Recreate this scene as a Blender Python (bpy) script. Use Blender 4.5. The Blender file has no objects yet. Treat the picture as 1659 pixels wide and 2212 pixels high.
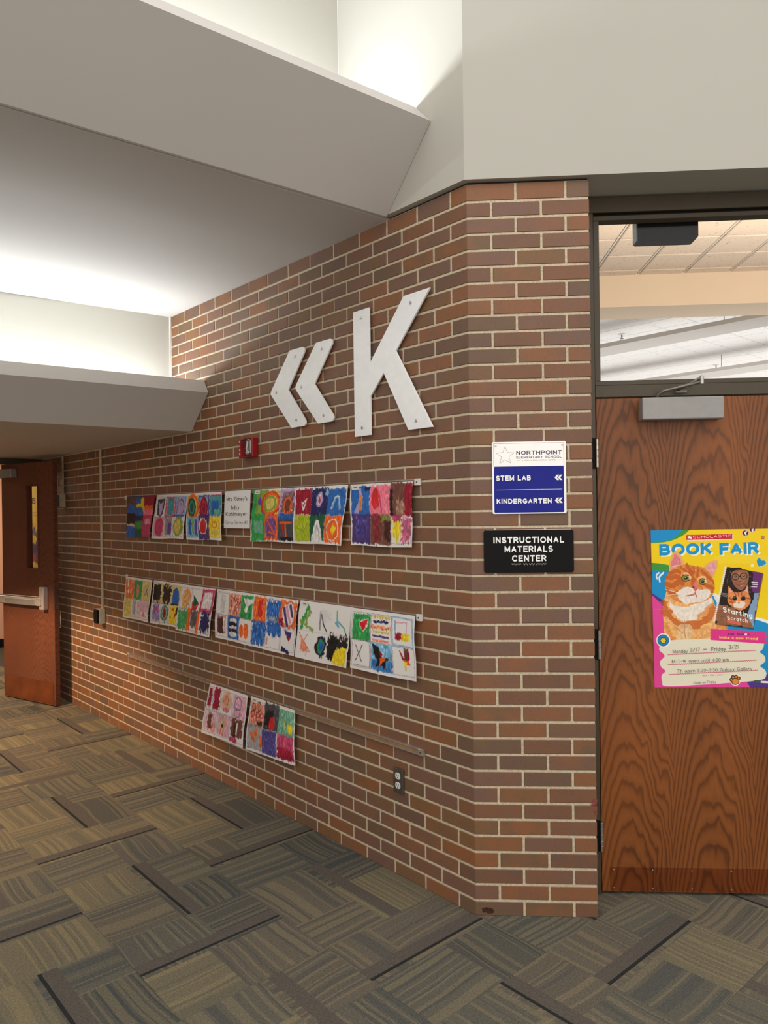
import bpy, bmesh, math, random
import numpy as np
from mathutils import Matrix, Vector

random.seed(7)
rng = np.random.default_rng(11)
SC = bpy.context.scene
COL = SC.collection
PI = math.pi

# ------------------------------------------------------------------ camera
def camera():
    yaw, pitch, roll, fpx = -0.0609, -0.0022, -0.0134, 1617.12
    cy, sy, cp, sp = math.cos(yaw), math.sin(yaw), math.cos(pitch), math.sin(pitch)
    f = Vector((sy * cp, cy * cp, sp)); r0 = Vector((cy, -sy, 0)); u0 = r0.cross(f)
    cr, sr = math.cos(roll), math.sin(roll)
    r = r0 * cr + u0 * sr; u = u0 * cr - r0 * sr
    m = Matrix((r, u, -f)).transposed().to_4x4()
    m.translation = (-0.168, -3.0901, 1.6695)
    cam = bpy.data.cameras.new('camera')
    cam.sensor_fit = 'HORIZONTAL'; cam.sensor_width = 36.0
    cam.lens = 36.0 * fpx / 1659.0
    cam.clip_start = 0.05
    o = bpy.data.objects.new('camera', cam); o.matrix_world = m
    COL.objects.link(o); SC.camera = o
camera()

# wall frame: local x = along the wall (to the viewer's other side), y = out of the wall, z = up
ROT_L = math.radians(135); ROT_R = math.radians(180)
def wf(rot, s, d, z):
    return Vector((s * math.cos(rot) - d * math.sin(rot), s * math.sin(rot) + d * math.cos(rot), z))

# ------------------------------------------------------------------ world, lamps, exposure
W = bpy.data.worlds.new('world'); SC.world = W; W.use_nodes = True
W.node_tree.nodes['Background'].inputs[0].default_value = (1.0, 0.98, 0.955, 1)
W.node_tree.nodes['Background'].inputs[1].default_value = 0.92
SC.view_settings.view_transform = 'Standard'
SC.view_settings.look = 'None'
SC.view_settings.exposure = 0.3
SC.view_settings.gamma = 1.0
SC.view_settings.use_curve_mapping = False

def area(name, loc, direction, sx, sy, power, col, spin=0.0):
    l = bpy.data.lights.new(name, 'AREA'); l.shape = 'RECTANGLE'; l.size = sx; l.size_y = sy
    l.energy = power; l.color = col
    o = bpy.data.objects.new(name, l); o.location = loc
    q = Vector(direction).to_track_quat('-Z', 'Y')
    o.rotation_euler = (q.to_matrix() @ Matrix.Rotation(spin, 3, 'Z')).to_euler()
    COL.objects.link(o); return o

# ceiling light fields over the lobby, cove strips, library uplights, corridor downlight
area('lobby_and_fill_light', (0.3, -2.4, 4.75), (0, 0, -1), 3.5, 2.6, 32, (1.0, 0.97, 0.92))
area('lobby_and_fill_light', (-3.0, -3.2, 4.75), (0, 0, -1), 2.0, 2.0, 16, (1.0, 0.97, 0.92))
def cove(s, z, power, k):
    c = wf(ROT_L, s + 2.2 * k, 2.2, z)
    o = area('cove_light', c, (0, 0, 1), 4.3, 0.12, power, (0.90, 0.96, 1.0))
    o.matrix_world = Matrix.Translation(c) @ Matrix.Rotation(ROT_L - math.atan(k), 4, 'Z') @ Matrix.Rotation(math.radians(-28), 4, 'Y') @ Matrix.Rotation(PI / 2, 4, 'Z') @ Matrix.Rotation(PI, 4, 'X')
cove(0.60, 3.29, 52, 0.060)
cove(2.56, 2.42, 42, 0.085)
area('library_light', (4.2, 3.6, 3.2), (0, 0, 1), 6.0, 2.4, 235, (1.0, 0.88, 0.74))
area('library_light', (5.6, 13.4, 2.6), (0, 0, 1), 10.0, 10.0, 290, (1.0, 0.98, 0.95))
def downlight():
    l = bpy.data.lights.new('downlight', 'SPOT'); l.energy = 290; l.color = (1.0, 0.68, 0.42)
    l.spot_size = math.radians(118); l.spot_blend = 0.25; l.shadow_soft_size = 0.03
    o = bpy.data.objects.new('downlight', l); o.location = wf(ROT_L, 4.25, 1.9, 2.16)
    COL.objects.link(o)
downlight()
area('lobby_and_fill_light', (1.2, -6.2, 2.3), (-0.12, 0.8, -0.55), 1.6, 0.8, 26, (1.0, 0.66, 0.38))  # warm fill lamp added behind the camera to lift the lower walls
area('far_room_light', wf(ROT_L, 7.2, 0.6, 2.5), (0, 0, -1), 1.2, 1.2, 40, (1.0, 0.8, 0.6))

# ------------------------------------------------------------------ colours and materials
def lin(c):
    return tuple(((x / 255) / 12.92 if x / 255 <= 0.04045 else ((x / 255 + 0.055) / 1.055) ** 2.4) for x in c)

class NT:
    """small node-tree helper"""
    def __init__(self, name, rough=0.6, metal=0.0, spec=0.5):
        self.m = bpy.data.materials.new(name); self.m.use_nodes = True
        self.t = self.m.node_tree; self.b = self.t.nodes['Principled BSDF']
        self.b.inputs['Roughness'].default_value = rough
        self.b.inputs['Metallic'].default_value = metal
        self.b.inputs['Specular IOR Level'].default_value = spec
    def n(self, kind, **kw):
        x = self.t.nodes.new(kind)
        for k, v in kw.items():
            if k.startswith('i_'): x.inputs[int(k[2:])].default_value = v
            else: setattr(x, k, v)
        return x
    def l(self, a, b): self.t.links.new(a, b)
    def coord(self, which='Object', scale=(1, 1, 1), loc=(0, 0, 0)):
        tc = self.n('ShaderNodeTexCoord'); mp = self.n('ShaderNodeMapping')
        self.l(tc.outputs[which], mp.inputs[0])
        mp.inputs[3].default_value = scale; mp.inputs[1].default_value = loc
        return mp.outputs[0]
    def noise(self, vec, scale=5, detail=3, rough=0.5, dist=0.0):
        x = self.n('ShaderNodeTexNoise'); self.l(vec, x.inputs['Vector'])
        x.inputs['Scale'].default_value = scale; x.inputs['Detail'].default_value = detail
        x.inputs['Roughness'].default_value = rough; x.inputs['Distortion'].default_value = dist
        return x.outputs['Fac']
    def ramp(self, fac, stops, interp='LINEAR'):
        r = self.n('ShaderNodeValToRGB'); r.color_ramp.interpolation = interp
        e = r.color_ramp.elements
        while len(e) < len(stops): e.new(0.5)
        for k, (p, c) in zip(e, stops):
            k.position = p; k.color = (*lin(c), 1)
        self.l(fac, r.inputs[0]); return r.outputs[0]
    def math(self, op, a, b=None, c=None):
        x = self.n('ShaderNodeMath', operation=op)
        for i, v in enumerate((a, b, c)):
            if v is None: continue
            if isinstance(v, (int, float)): x.inputs[i].default_value = v
            else: self.l(v, x.inputs[i])
        return x.outputs[0]
    def mix(self, fac, a, b, mode='MIX'):
        x = self.n('ShaderNodeMix', data_type='RGBA', blend_type=mode)
        for i, v in ((0, fac), (6, a), (7, b)):
            if isinstance(v, (int, float)): x.inputs[i].default_value = v
            elif isinstance(v, tuple): x.inputs[i].default_value = (*lin(v), 1)
            else: self.l(v, x.inputs[i])
        return x.outputs[2]
    def color(self, c):
        if isinstance(c, tuple): self.b.inputs['Base Color'].default_value = (*lin(c), 1)
        else: self.l(c, self.b.inputs['Base Color'])
    def bump(self, h, strength=0.3, dist=0.002):
        x = self.n('ShaderNodeBump'); x.inputs['Strength'].default_value = strength
        x.inputs['Distance'].default_value = dist
        self.l(h, x.inputs['Height']); self.l(x.outputs[0], self.b.inputs['Normal'])

def flat(name, c, rough=0.5, metal=0.0, spec=0.5, var=0.06, scale=30):
    m = NT(name, rough, metal, spec)
    v = m.noise(m.coord(), scale, 2)
    dark = tuple(max(0, x * (1 - var)) for x in c); lite = tuple(min(255, x * (1 + var)) for x in c)
    m.color(m.ramp(v, [(0.3, dark), (0.7, lite)]))
    return m.m

def paint_mat(name, c):
    m = NT(name, 0.75, 0, 0.25)
    co = m.coord()
    v = m.noise(co, 1.2, 3)
    m.color(m.ramp(v, [(0.3, tuple(x * 0.985 for x in c)), (0.7, c)]))
    m.bump(m.noise(co, 260, 2), 0.12, 0.001)
    return m.m

BRICKS = [(0.00, (116, 84, 66)), (0.14, (130, 88, 62)), (0.28, (122, 91, 76)), (0.42, (142, 93, 60)),
          (0.56, (118, 90, 77)), (0.68, (126, 93, 62)), (0.80, (146, 93, 58)), (0.90, (114, 90, 66)), (1.0, (110, 84, 71))]
def brick_mat(name, attr):
    m = NT(name, 0.55, 0, 0.45)
    if attr:
        a = m.n('ShaderNodeAttribute', attribute_name='tone'); r = a.outputs['Fac']
    else:
        r = m.n('ShaderNodeObjectInfo').outputs['Random']
    co = m.coord('Object')
    geo = m.n('ShaderNodeNewGeometry').outputs['Position']
    n1 = m.noise(geo, 9, 2); n2 = m.noise(geo, 220, 3, 0.7); n3 = m.noise(geo, 45, 3)
    t = m.math('FRACT', m.math('ADD', r, m.math('MULTIPLY', m.math('SUBTRACT', n1, 0.5), 0.28)))
    c = m.ramp(t, BRICKS)
    c = m.mix(m.math('MULTIPLY', n3, 0.30), c, (100, 72, 52))
    dots = m.ramp(n2, [(0.30, (60, 44, 36)), (0.42, (255, 255, 255)), (0.70, (255, 255, 255)), (0.80, (255, 236, 214))])
    c = m.mix(0.5, c, dots, 'MULTIPLY')
    m.color(c)
    m.bump(m.math('ADD', n2, n3), 0.35, 0.0015)
    return m.m

def mortar_mat():
    m = NT('mortar', 0.9, 0, 0.2)
    geo = m.n('ShaderNodeNewGeometry').outputs['Position']
    n = m.noise(geo, 120, 4, 0.7)
    m.color(m.ramp(n, [(0.25, (172, 159, 136)), (0.6, (212, 198, 170))]))
    m.bump(n, 0.6, 0.003)
    return m.m

def oak_mat(name, dark, mid, lite, grey=0.0, k=24.0, band=9.0, period=0.34, rough=0.42):
    m = NT(name, rough, 0, 0.4)
    tc = m.n('ShaderNodeTexCoord'); sep = m.n('ShaderNodeSeparateXYZ'); m.l(tc.outputs['Object'], sep.inputs[0])
    x, z = sep.outputs[0], sep.outputs[2]
    co = m.coord('Object', (3.0, 1.0, 0.9))
    wob = m.math('SUBTRACT', m.noise(co, 2.2, 3, 0.55), 0.5)
    x2 = m.math('ADD', x, m.math('MULTIPLY', wob, 0.09))
    u = m.math('PINGPONG', m.math('ADD', x2, 3.4), period / 2)
    fine = m.noise(m.coord('Object', (1, 1, 0.05)), 260, 3, 0.7)
    h = m.math('ADD', z, m.math('MULTIPLY', m.math('MULTIPLY', u, u), k))
    h = m.math('ADD', h, m.math('MULTIPLY', wob, 0.55))
    h = m.math('ADD', h, m.math('MULTIPLY', m.noise(m.coord('Object', (60, 1, 6)), 1.0, 3), 0.06))
    s = m.math('FRACT', m.math('MULTIPLY', h, band))
    c = m.ramp(s, [(0.0, mid), (0.30, lite), (0.62, mid), (0.80, dark), (0.93, dark), (1.0, mid)])
    c = m.mix(m.math('MULTIPLY', fine, 0.55), c, dark)
    c = m.mix(0.35, c, m.ramp(m.noise(co, 1.0, 2), [(0.3, dark), (0.7, lite)]))
    m.color(c); m.bump(fine, 0.12, 0.001)
    return m.m

def carpet_mat():
    m = NT('carpet', 0.95, 0, 0.1)
    tc = m.n('ShaderNodeTexCoord'); sep = m.n('ShaderNodeSeparateXYZ'); m.l(tc.outputs['Object'], sep.inputs[0])
    x, y = sep.outputs[0], sep.outputs[1]
    rnd = m.n('ShaderNodeObjectInfo').outputs['Random']
    off = m.math('MULTIPLY', rnd, 37.0)
    # blocks: the dark bar splits the tile in two rows, each row splits in two or three blocks
    row = m.math('GREATER_THAN', y, 0.0)
    shift = m.math('MULTIPLY', m.math('SUBTRACT', m.math('FRACT', m.math('ADD', m.math('MULTIPLY', row, 0.37), off)), 0.5), 0.22)
    xs = m.math('SUBTRACT', x, shift)
    colr = m.math('GREATER_THAN', xs, 0.0)
    par = m.math('MODULO', m.math('ADD', row, colr), 2.0)
    def stripes(a, b, sc, seed):
        """bands that run along a with a gentle bend, one-dimensional across b"""
        cx = m.n('ShaderNodeCombineXYZ')
        m.l(m.math('MULTIPLY', a, 2.4), cx.inputs[0]); m.l(m.math('MULTIPLY', b, 2.0), cx.inputs[1])
        sd = m.math('ADD', off, m.math('ADD', m.math('MULTIPLY', row, 5.3 + seed), m.math('MULTIPLY', colr, 9.1)))
        m.l(sd, cx.inputs[2])
        bend = m.math('SUBTRACT', m.noise(cx.outputs[0], 1.0, 1.0, 0.4), 0.5)
        w = m.math('ADD', m.math('ADD', m.math('MULTIPLY', b, sc), m.math('MULTIPLY', bend, sc * 0.07)), m.math('MULTIPLY', sd, 7.7))
        x = m.n('ShaderNodeTexNoise', noise_dimensions='1D'); m.l(w, x.inputs['W'])
        x.inputs['Scale'].default_value = 1.0; x.inputs['Detail'].default_value = 1.0; x.inputs['Roughness'].default_value = 0.45
        return x.outputs['Fac']
    f = m.n('ShaderNodeMix', data_type='FLOAT')
    m.l(par, f.inputs[0]); m.l(stripes(x, y, 8.5, 0.0), f.inputs[2]); m.l(stripes(y, x, 8.5, 2.0), f.inputs[3])
    st = f.outputs[0]
    c = m.ramp(st, [(0.0, (142, 132, 114)), (0.30, (182, 164, 128)), (0.37, (108, 110, 106)), (0.43, (146, 136, 118)), (0.50, (184, 166, 130)),
                    (0.545, (136, 128, 114)), (0.62, (106, 109, 105)), (0.68, (178, 160, 126)), (0.74, (134, 126, 114))], 'CONSTANT')
    # block tint
    blk = m.math('FRACT', m.math('ADD', m.math('MULTIPLY', m.math('ADD', off, m.math('ADD', row, m.math('MULTIPLY', colr, 2.0))), 0.618), 0.1))
    c = m.mix(0.50, c, m.ramp(blk, [(0.0, (140, 136, 124)), (0.30, (152, 140, 124)), (0.6, (186, 170, 134)), (0.85, (112, 114, 110))], 'CONSTANT'))
    # the dark bar with its black edge
    b0 = m.math('COMPARE', y, -0.063, 0.030)
    c = m.mix(b0, c, (134, 123, 113))
    b1 = m.math('MULTIPLY', m.math('COMPARE', y, -0.029, 0.007), m.math('GREATER_THAN', rnd, 0.45))
    c = m.mix(b1, c, (70, 70, 69))
    pile = m.noise(m.coord('Object', (1, 1, 1)), 330, 2, 0.8)
    pile2 = m.noise(m.coord('Object', (1, 1, 1)), 120, 2, 0.6)
    c = m.mix(1.0, c, m.ramp(m.math('ADD', m.math('MULTIPLY', pile, 0.7), m.math('MULTIPLY', pile2, 0.3)), [(0.30, (128, 128, 127)), (0.68, (236, 240, 242))]), 'MULTIPLY')
    m.color(c); m.bump(pile, 0.8, 0.006)
    return m.m

def ceil_tile_mat(name, c):
    m = NT(name, 0.85, 0, 0.2)
    co = m.coord('Generated', (1, 1, 1))
    geo = m.n('ShaderNodeNewGeometry').outputs['Position']
    n = m.noise(geo, 42, 2, 0.6)
    m.color(m.ramp(n, [(0.29, tuple(x * 0.72 for x in c)), (0.37, c)]))
    return m.m

def print_mat():
    m = NT('printed_colour', 0.55, 0, 0.3)
    a = m.n('ShaderNodeAttribute', attribute_name='ink')
    m.color(a.outputs['Color'])
    return m.m

def glass_mat(name, tint=(1, 1, 1), refl=0.12):
    m = bpy.data.materials.new(name); m.use_nodes = True
    t = m.node_tree; t.nodes.clear()
    out = t.nodes.new('ShaderNodeOutputMaterial'); mx = t.nodes.new('ShaderNodeMixShader')
    tr = t.nodes.new('ShaderNodeBsdfTransparent'); gl = t.nodes.new('ShaderNodeBsdfGlossy')
    lwt = t.nodes.new('ShaderNodeLayerWeight'); lwt.inputs[0].default_value = 0.5
    pw = t.nodes.new('ShaderNodeMath'); pw.operation = 'POWER'; pw.inputs[1].default_value = 5.0
    ml = t.nodes.new('ShaderNodeMath'); ml.operation = 'MULTIPLY_ADD'; ml.inputs[1].default_value = 0.6; ml.inputs[2].default_value = 0.022
    t.links.new(lwt.outputs['Facing'], pw.inputs[0]); t.links.new(pw.outputs[0], ml.inputs[0])
    tr.inputs[0].default_value = (*tint, 1); gl.inputs['Roughness'].default_value = 0.02
    t.links.new(ml.outputs[0], mx.inputs[0]); t.links.new(tr.outputs[0], mx.inputs[1]); t.links.new(gl.outputs[0], mx.inputs[2])
    t.links.new(mx.outputs[0], out.inputs[0])
    return m

M = dict(
    paint=paint_mat('white_wall_paint', (187, 184, 174)),
    ceil=paint_mat('white_ceiling_paint', (198, 193, 187)),
    lib=paint_mat('cream_wall_paint', (228, 206, 178)),
    peach=paint_mat('peach_wall_paint', (222, 176, 148)),
    mortar=mortar_mat(), brick=brick_mat('brick', False), brick_field=brick_mat('brick_field', True),
    carpet=carpet_mat(), slab=flat('floor_slab', (70, 66, 58), 0.9),
    oak=oak_mat('oak_veneer', (80, 42, 16), (136, 76, 32), (156, 91, 42)),
    oak_red=oak_mat('dark_oak_veneer', (90, 52, 38), (118, 70, 50), (128, 78, 56), k=9.0, band=16.0, period=0.8, rough=0.38),
    edge=flat('door_edge', (96, 46, 26), 0.45), dark=flat('recess_shade', (16, 15, 14), 0.8),  # near-black: shade of gaps and slots put into the colour
    bronze=flat('bronze_frame', (70, 60, 44), 0.42, 0.0, 0.5, 0.03),
    alu=flat('grey_closer_paint', (150, 148, 146), 0.4, 0.25, 0.5, 0.02),
    chrome=flat('brushed_metal', (196, 192, 186), 0.28, 0.9, 0.5, 0.04),
    satin=flat('satin_aluminium', (206, 198, 190), 0.35, 0.45, 0.5, 0.03),
    steel=flat('dull_steel', (120, 116, 108), 0.35, 0.8, 0.5, 0.05),
    white_plate=flat('white_sign_plate', (248, 250, 250), 0.22, 0.0, 0.5, 0.01),
    white=flat('white_plastic', (222, 220, 214), 0.4, 0, 0.5, 0.02),
    black=flat('black_plastic', (14, 15, 15), 0.55, 0, 0.16, 0.05),
    blue=flat('blue_sign_face', (34, 42, 138), 0.5, 0, 0.15, 0.03),
    navy=flat('navy_ink', (34, 34, 84), 0.5), grey_ink=flat('grey_ink', (110, 110, 116), 0.5),
    letter=flat('white_letter', (250, 250, 247), 0.4, 0, 0.5, 0.01),
    ink=flat('pencil_ink', (44, 44, 44), 0.7), ink_lav=flat('lavender_marker', (110, 104, 138), 0.7),
    red=flat('red_plastic', (158, 12, 28), 0.35), red_dark=flat('red_plastic_side', (150, 12, 26), 0.35),
    rail=flat('rail_aluminium', (186, 180, 170), 0.38, 0.7, 0.5, 0.04), cork=flat('rail_cork', (150, 112, 78), 0.8),
    beige=flat('conduit_paint', (196, 184, 156), 0.5), bluegrey=flat('sensor_lens', (96, 108, 120), 0.2),
    kick=None, tile_near=ceil_tile_mat('cream_ceiling_tile', (226, 208, 188)), tile_far=ceil_tile_mat('white_ceiling_tile', (232, 230, 228)),
    grid=flat('ceiling_grid', (214, 206, 194), 0.5), grid_far=flat('far_ceiling_grid', (120, 118, 116), 0.6), print=print_mat(),
    glass=glass_mat('clear_glass'), clear=glass_mat('clear_lens', (0.9, 0.9, 0.92)),
    tape=flat('red_tape', (136, 70, 66), 0.7, 0, 0.3, 0.25, 120), yellow=flat('yellow_ink', (240, 205, 40), 0.5),
    pink=flat('pink_ink', (205, 60, 90), 0.6), purple=flat('purple_ink', (66, 40, 130), 0.6), cream_ink=flat('cream_ink', (248, 214, 150), 0.6),
)
def kick_mat():
    m = NT('kick_plate_plastic', 0.22, 0, 0.5)
    co = m.coord()
    m.color(m.ramp(m.noise(co, 5, 3), [(0.3, (92, 46, 24)), (0.7, (122, 64, 32))]))
    return m.m
M['kick'] = kick_mat()
M['kick_clear'] = glass_mat('clear_kick_plate', (0.93, 0.87, 0.83))

# ------------------------------------------------------------------ object helpers
def link(o, parent=None):
    COL.objects.link(o)
    if parent is not None: o.parent = parent
    return o
def tag(o, label=None, cat=None, group=None, kind=None):
    if label: o['label'] = label
    if cat: o['category'] = cat
    if group: o['group'] = group
    if kind: o['kind'] = kind
    return o
def root(name, rot, s, d, z, label, cat, group=None, kind=None):
    o = bpy.data.objects.new(name, None); o.empty_display_size = 0.05
    o.matrix_world = Matrix.Translation(wf(rot, s, d, z)) @ Matrix.Rotation(rot, 4, 'Z')
    link(o); return tag(o, label, cat, group, kind)
def mesh(name, verts, faces, mat, parent=None, smooth=False):
    me = bpy.data.meshes.new(name); me.from_pydata([tuple(v) for v in verts], [], faces)
    me.materials.append(mat); me.update()
    if smooth:
        for p in me.polygons: p.use_smooth = True
    return link(bpy.data.objects.new(name, me), parent)
def bobj(name, bm, mat, parent=None, smooth=False):
    bmesh.ops.recalc_face_normals(bm, faces=bm.faces)
    me = bpy.data.meshes.new(name); bm.to_mesh(me); bm.free(); me.materials.append(mat)
    if smooth:
        for p in me.polygons: p.use_smooth = True
    return link(bpy.data.objects.new(name, me), parent)
def add_box(bm, a, b, bev=0.0, seg=1):
    t = bmesh.new()
    xs = sorted((a[0], b[0])); ys = sorted((a[1], b[1])); zs = sorted((a[2], b[2]))
    v = [t.verts.new((x, y, z)) for x in xs for y in ys for z in zs]
    for f in ((0, 1, 3, 2), (4, 6, 7, 5), (0, 4, 5, 1), (2, 3, 7, 6), (0, 2, 6, 4), (1, 5, 7, 3)):
        t.faces.new([v[i] for i in f])
    if bev > 0: bmesh.ops.bevel(t, geom=list(t.edges), offset=bev, segments=seg, profile=0.5, affect='EDGES')
    me = bpy.data.meshes.new('tmp'); t.to_mesh(me); t.free(); bm.from_mesh(me); bpy.data.meshes.remove(me)
def box(name, a, b, mat, parent=None, bev=0.0, seg=1):
    bm = bmesh.new(); add_box(bm, a, b, bev, seg); return bobj(name, bm, mat, parent)
def add_prism(bm, pts, axis, lo, hi, bev=0.0, seg=1):
    """extrude a 2-D outline along an axis: pts are the two other coordinates in order"""
    def P(p, h): return {'x': (h, p[0], p[1]), 'y': (p[0], h, p[1]), 'z': (p[0], p[1], h)}[axis]
    t = bmesh.new()
    A = [t.verts.new(P(p, lo)) for p in pts]; B = [t.verts.new(P(p, hi)) for p in pts]
    t.faces.new(A); t.faces.new(B[::-1]); n = len(pts)
    for i in range(n): t.faces.new((A[i], B[i], B[(i + 1) % n], A[(i + 1) % n]))
    bmesh.ops.recalc_face_normals(t, faces=t.faces)
    if bev > 0: bmesh.ops.bevel(t, geom=list(t.edges), offset=bev, segments=seg, profile=0.5, affect='EDGES')
    me = bpy.data.meshes.new('tmp'); t.to_mesh(me); t.free(); bm.from_mesh(me); bpy.data.meshes.remove(me)
def prism(name, pts, axis, lo, hi, mat, parent=None, bev=0.0, seg=1):
    bm = bmesh.new(); add_prism(bm, pts, axis, lo, hi, bev, seg); return bobj(name, bm, mat, parent)
def circle(cx, cz, r, n=16, rz=None):
    rz = rz or r
    return [(cx + r * math.cos(2 * PI * i / n), cz + rz * math.sin(2 * PI * i / n)) for i in range(n)]
def rrect(x0, z0, x1, z1, r, n=5):
    p = []
    for cx, cz, a in ((x1 - r, z1 - r, 0), (x0 + r, z1 - r, 90), (x0 + r, z0 + r, 180), (x1 - r, z0 + r, 270)):
        for i in range(n + 1):
            t = math.radians(a + 90 * i / n); p.append((cx + r * math.cos(t), cz + r * math.sin(t)))
    return p
def tube(name, pts, r, mat, parent=None, n=8):
    bm = bmesh.new(); rings = []
    P = [Vector(p) for p in pts]
    for i, p in enumerate(P):
        d = (P[min(i + 1, len(P) - 1)] - P[max(i - 1, 0)]).normalized()
        a = d.orthogonal().normalized(); b = d.cross(a)
        if rings and len(P) > 2:
            a = (rings[-1][0].co - P[i - 1]); a = (a - d * a.dot(d)).normalized(); b = d.cross(a)
        rings.append([bm.verts.new(p + a * r * math.cos(2 * PI * k / n) + b * r * math.sin(2 * PI * k / n)) for k in range(n)])
    for A, B in zip(rings, rings[1:]):
        for k in range(n): bm.faces.new((A[k], A[(k + 1) % n], B[(k + 1) % n], B[k]))
    bm.faces.new(rings[0][::-1]); bm.faces.new(rings[-1])
    return bobj(name, bm, mat, parent, True)

def _arc(cx, cy, rx, ry, a0, a1, n=9):
    return [(cx + rx * math.cos(math.radians(a0 + (a1 - a0) * i / n)), cy + ry * math.sin(math.radians(a0 + (a1 - a0) * i / n))) for i in range(n + 1)]
def _glyphs():
    A = _arc; g = {}
    bowl = lambda x, y0, y1, r: [(0, y1), (x, y1)] + A(x, (y0 + y1) / 2, r, (y1 - y0) / 2, 90, -90) + [(0, y0)]
    g['A'] = (.80, [[(.03, .03), (.40, .955)], [(.40, .955), (.77, .03)], [(.14, .32), (.66, .32)]])
    g['B'] = (.68, [[(0, 0), (0, 1)], bowl(.36, .53, 1, .27), bowl(.38, 0, .53, .30)])
    g['C'] = (.78, [A(.44, .5, .44, .5, 42, 318, 16)])
    g['D'] = (.76, [[(0, 0), (0, 1)], bowl(.30, 0, 1, .46)])
    g['E'] = (.60, [[(.60, 1), (0, 1), (0, 0), (.60, 0)], [(0, .52), (.54, .52)]])
    g['F'] = (.56, [[(.56, 1), (0, 1), (0, 0)], [(0, .50), (.50, .50)]])
    g['G'] = (.82, [A(.44, .5, .44, .5, 48, 330, 16) + [(.82, .44), (.48, .44)]])
    g['H'] = (.72, [[(0, 0), (0, 1)], [(.72, 0), (.72, 1)], [(0, .52), (.72, .52)]])
    g['I'] = (0.0, [[(0, 0), (0, 1)]])
    g['K'] = (.68, [[(0, 0), (0, 1)], [(.66, 1), (.04, .42)], [(.24, .60), (.68, 0)]])
    g['L'] = (.54, [[(0, 1), (0, 0), (.54, 0)]])
    g['M'] = (.84, [[(0, 0), (0, 1)], [(.84, 0), (.84, 1)], [(.02, .94), (.42, .12)], [(.42, .12), (.82, .94)]])
    g['N'] = (.70, [[(0, 0), (0, 1)], [(.70, 0), (.70, 1)], [(.02, .95), (.68, .05)]])
    g['O'] = (.88, [A(.44, .5, .44, .5, 0, 360, 22)])
    g['P'] = (.66, [[(0, 0), (0, 1)], bowl(.36, .45, 1, .30)])
    g['R'] = (.70, [[(0, 0), (0, 1)], bowl(.38, .48, 1, .28), [(.38, .48), (.70, 0)]])
    g['S'] = (.66, [A(.33, .755, .31, .245, 28, 270, 11) + A(.33, .255, .33, .255, 90, -152, 11)])
    g['T'] = (.68, [[(0, 1), (.68, 1)], [(.34, 1), (.34, 0)]])
    g['U'] = (.70, [[(0, 1)] + A(.35, .35, .35, .35, 180, 360, 12) + [(.70, 1)]])
    g['W'] = (1.0, [[(.02, .96), (.25, .05)], [(.25, .05), (.5, .9)], [(.5, .9), (.75, .05)], [(.75, .05), (.98, .96)]])
    g['Y'] = (.7, [[(0, 1), (.35, .48), (.7, 1)], [(.35, .48), (.35, 0)]])
    x = .66
    rnd = A(.28, .33, .28, .33, 0, 360, 16)
    g['a'] = (.56, [rnd, [(.56, x), (.56, 0)]]); g['d'] = (.56, [rnd, [(.56, 1.0), (.56, 0)]])
    g['o'] = (.56, [rnd]); g['b'] = (.56, [rnd, [(0, 1), (0, 0)]]); g['p'] = (.56, [rnd, [(0, x), (0, -.32)]])
    g['q'] = (.56, [rnd, [(.56, x), (.56, -.32)]])
    g['g'] = (.56, [rnd, [(.56, x), (.56, -.10)] + A(.28, -.10, .28, .22, 0, -140, 8)])
    g['c'] = (.52, [A(.30, .33, .30, .33, 48, 312, 12)]); g['e'] = (.56, [[(0, .35), (.56, .35)] + A(.28, .33, .28, .33, 4, 312, 14)])
    g['f'] = (.40, [A(.36, .80, .20, .20, 70, 180, 5) + [(.16, 0)], [(0, .6), (.38, .6)]])
    arch = lambda x0, w: [(x0, .36)] + A(x0 + w / 2, .40, w / 2, .26, 180, 0, 8) + [(x0 + w, 0)]
    g['h'] = (.50, [[(0, 0), (0, 1)], arch(0, .5)]); g['n'] = (.50, [[(0, 0), (0, x)], arch(0, .5)])
    g['m'] = (.80, [[(0, 0), (0, x)], arch(0, .4), arch(.4, .4)])
    g['i'] = (.02, [[(0.01, 0), (0.01, x)], [(0.01, .90), (0.01, .96)]]); g['l'] = (.02, [[(.01, 0), (.01, 1)]])
    g['k'] = (.46, [[(0, 0), (0, 1)], [(.44, x), (0, .26)], [(.16, .40), (.46, 0)]])
    g['r'] = (.34, [[(0, 0), (0, x)], [(0, .36)] + A(.24, .38, .24, .27, 180, 60, 6)])
    g['s'] = (.42, [A(.21, .49, .19, .165, 30, 270, 8) + A(.21, .165, .21, .165, 90, -150, 8)])
    g['t'] = (.36, [[(.16, .92), (.16, .12)] + A(.28, .12, .12, .12, 180, 290, 5), [(0, x), (.36, x)]])
    g['u'] = (.50, [[(0, x)] + A(.25, .25, .25, .25, 180, 360, 8) + [(.50, x), (.50, 0)]])
    g['w'] = (.76, [[(0, x), (.19, .04)], [(.19, .04), (.38, .58)], [(.38, .58), (.57, .04)], [(.57, .04), (.76, x)]]); g['v'] = (.5, [[(0, x), (.25, 0), (.5, x)]])
    g['x'] = (.48, [[(0, 0), (.48, x)], [(0, x), (.48, 0)]]); g['y'] = (.50, [[(0, x), (.27, .06)], [(.50, x), (.12, -.32)]])
    g["'"] = (.02, [[(.01, .78), (.01, 1)]]); g['-'] = (.36, [[(0, .38), (.36, .38)]]); g['/'] = (.40, [[(0, -.05), (.40, 1.05)]])
    g[':'] = (.02, [[(.01, .12), (.01, .18)], [(.01, .56), (.01, .62)]])
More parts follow.
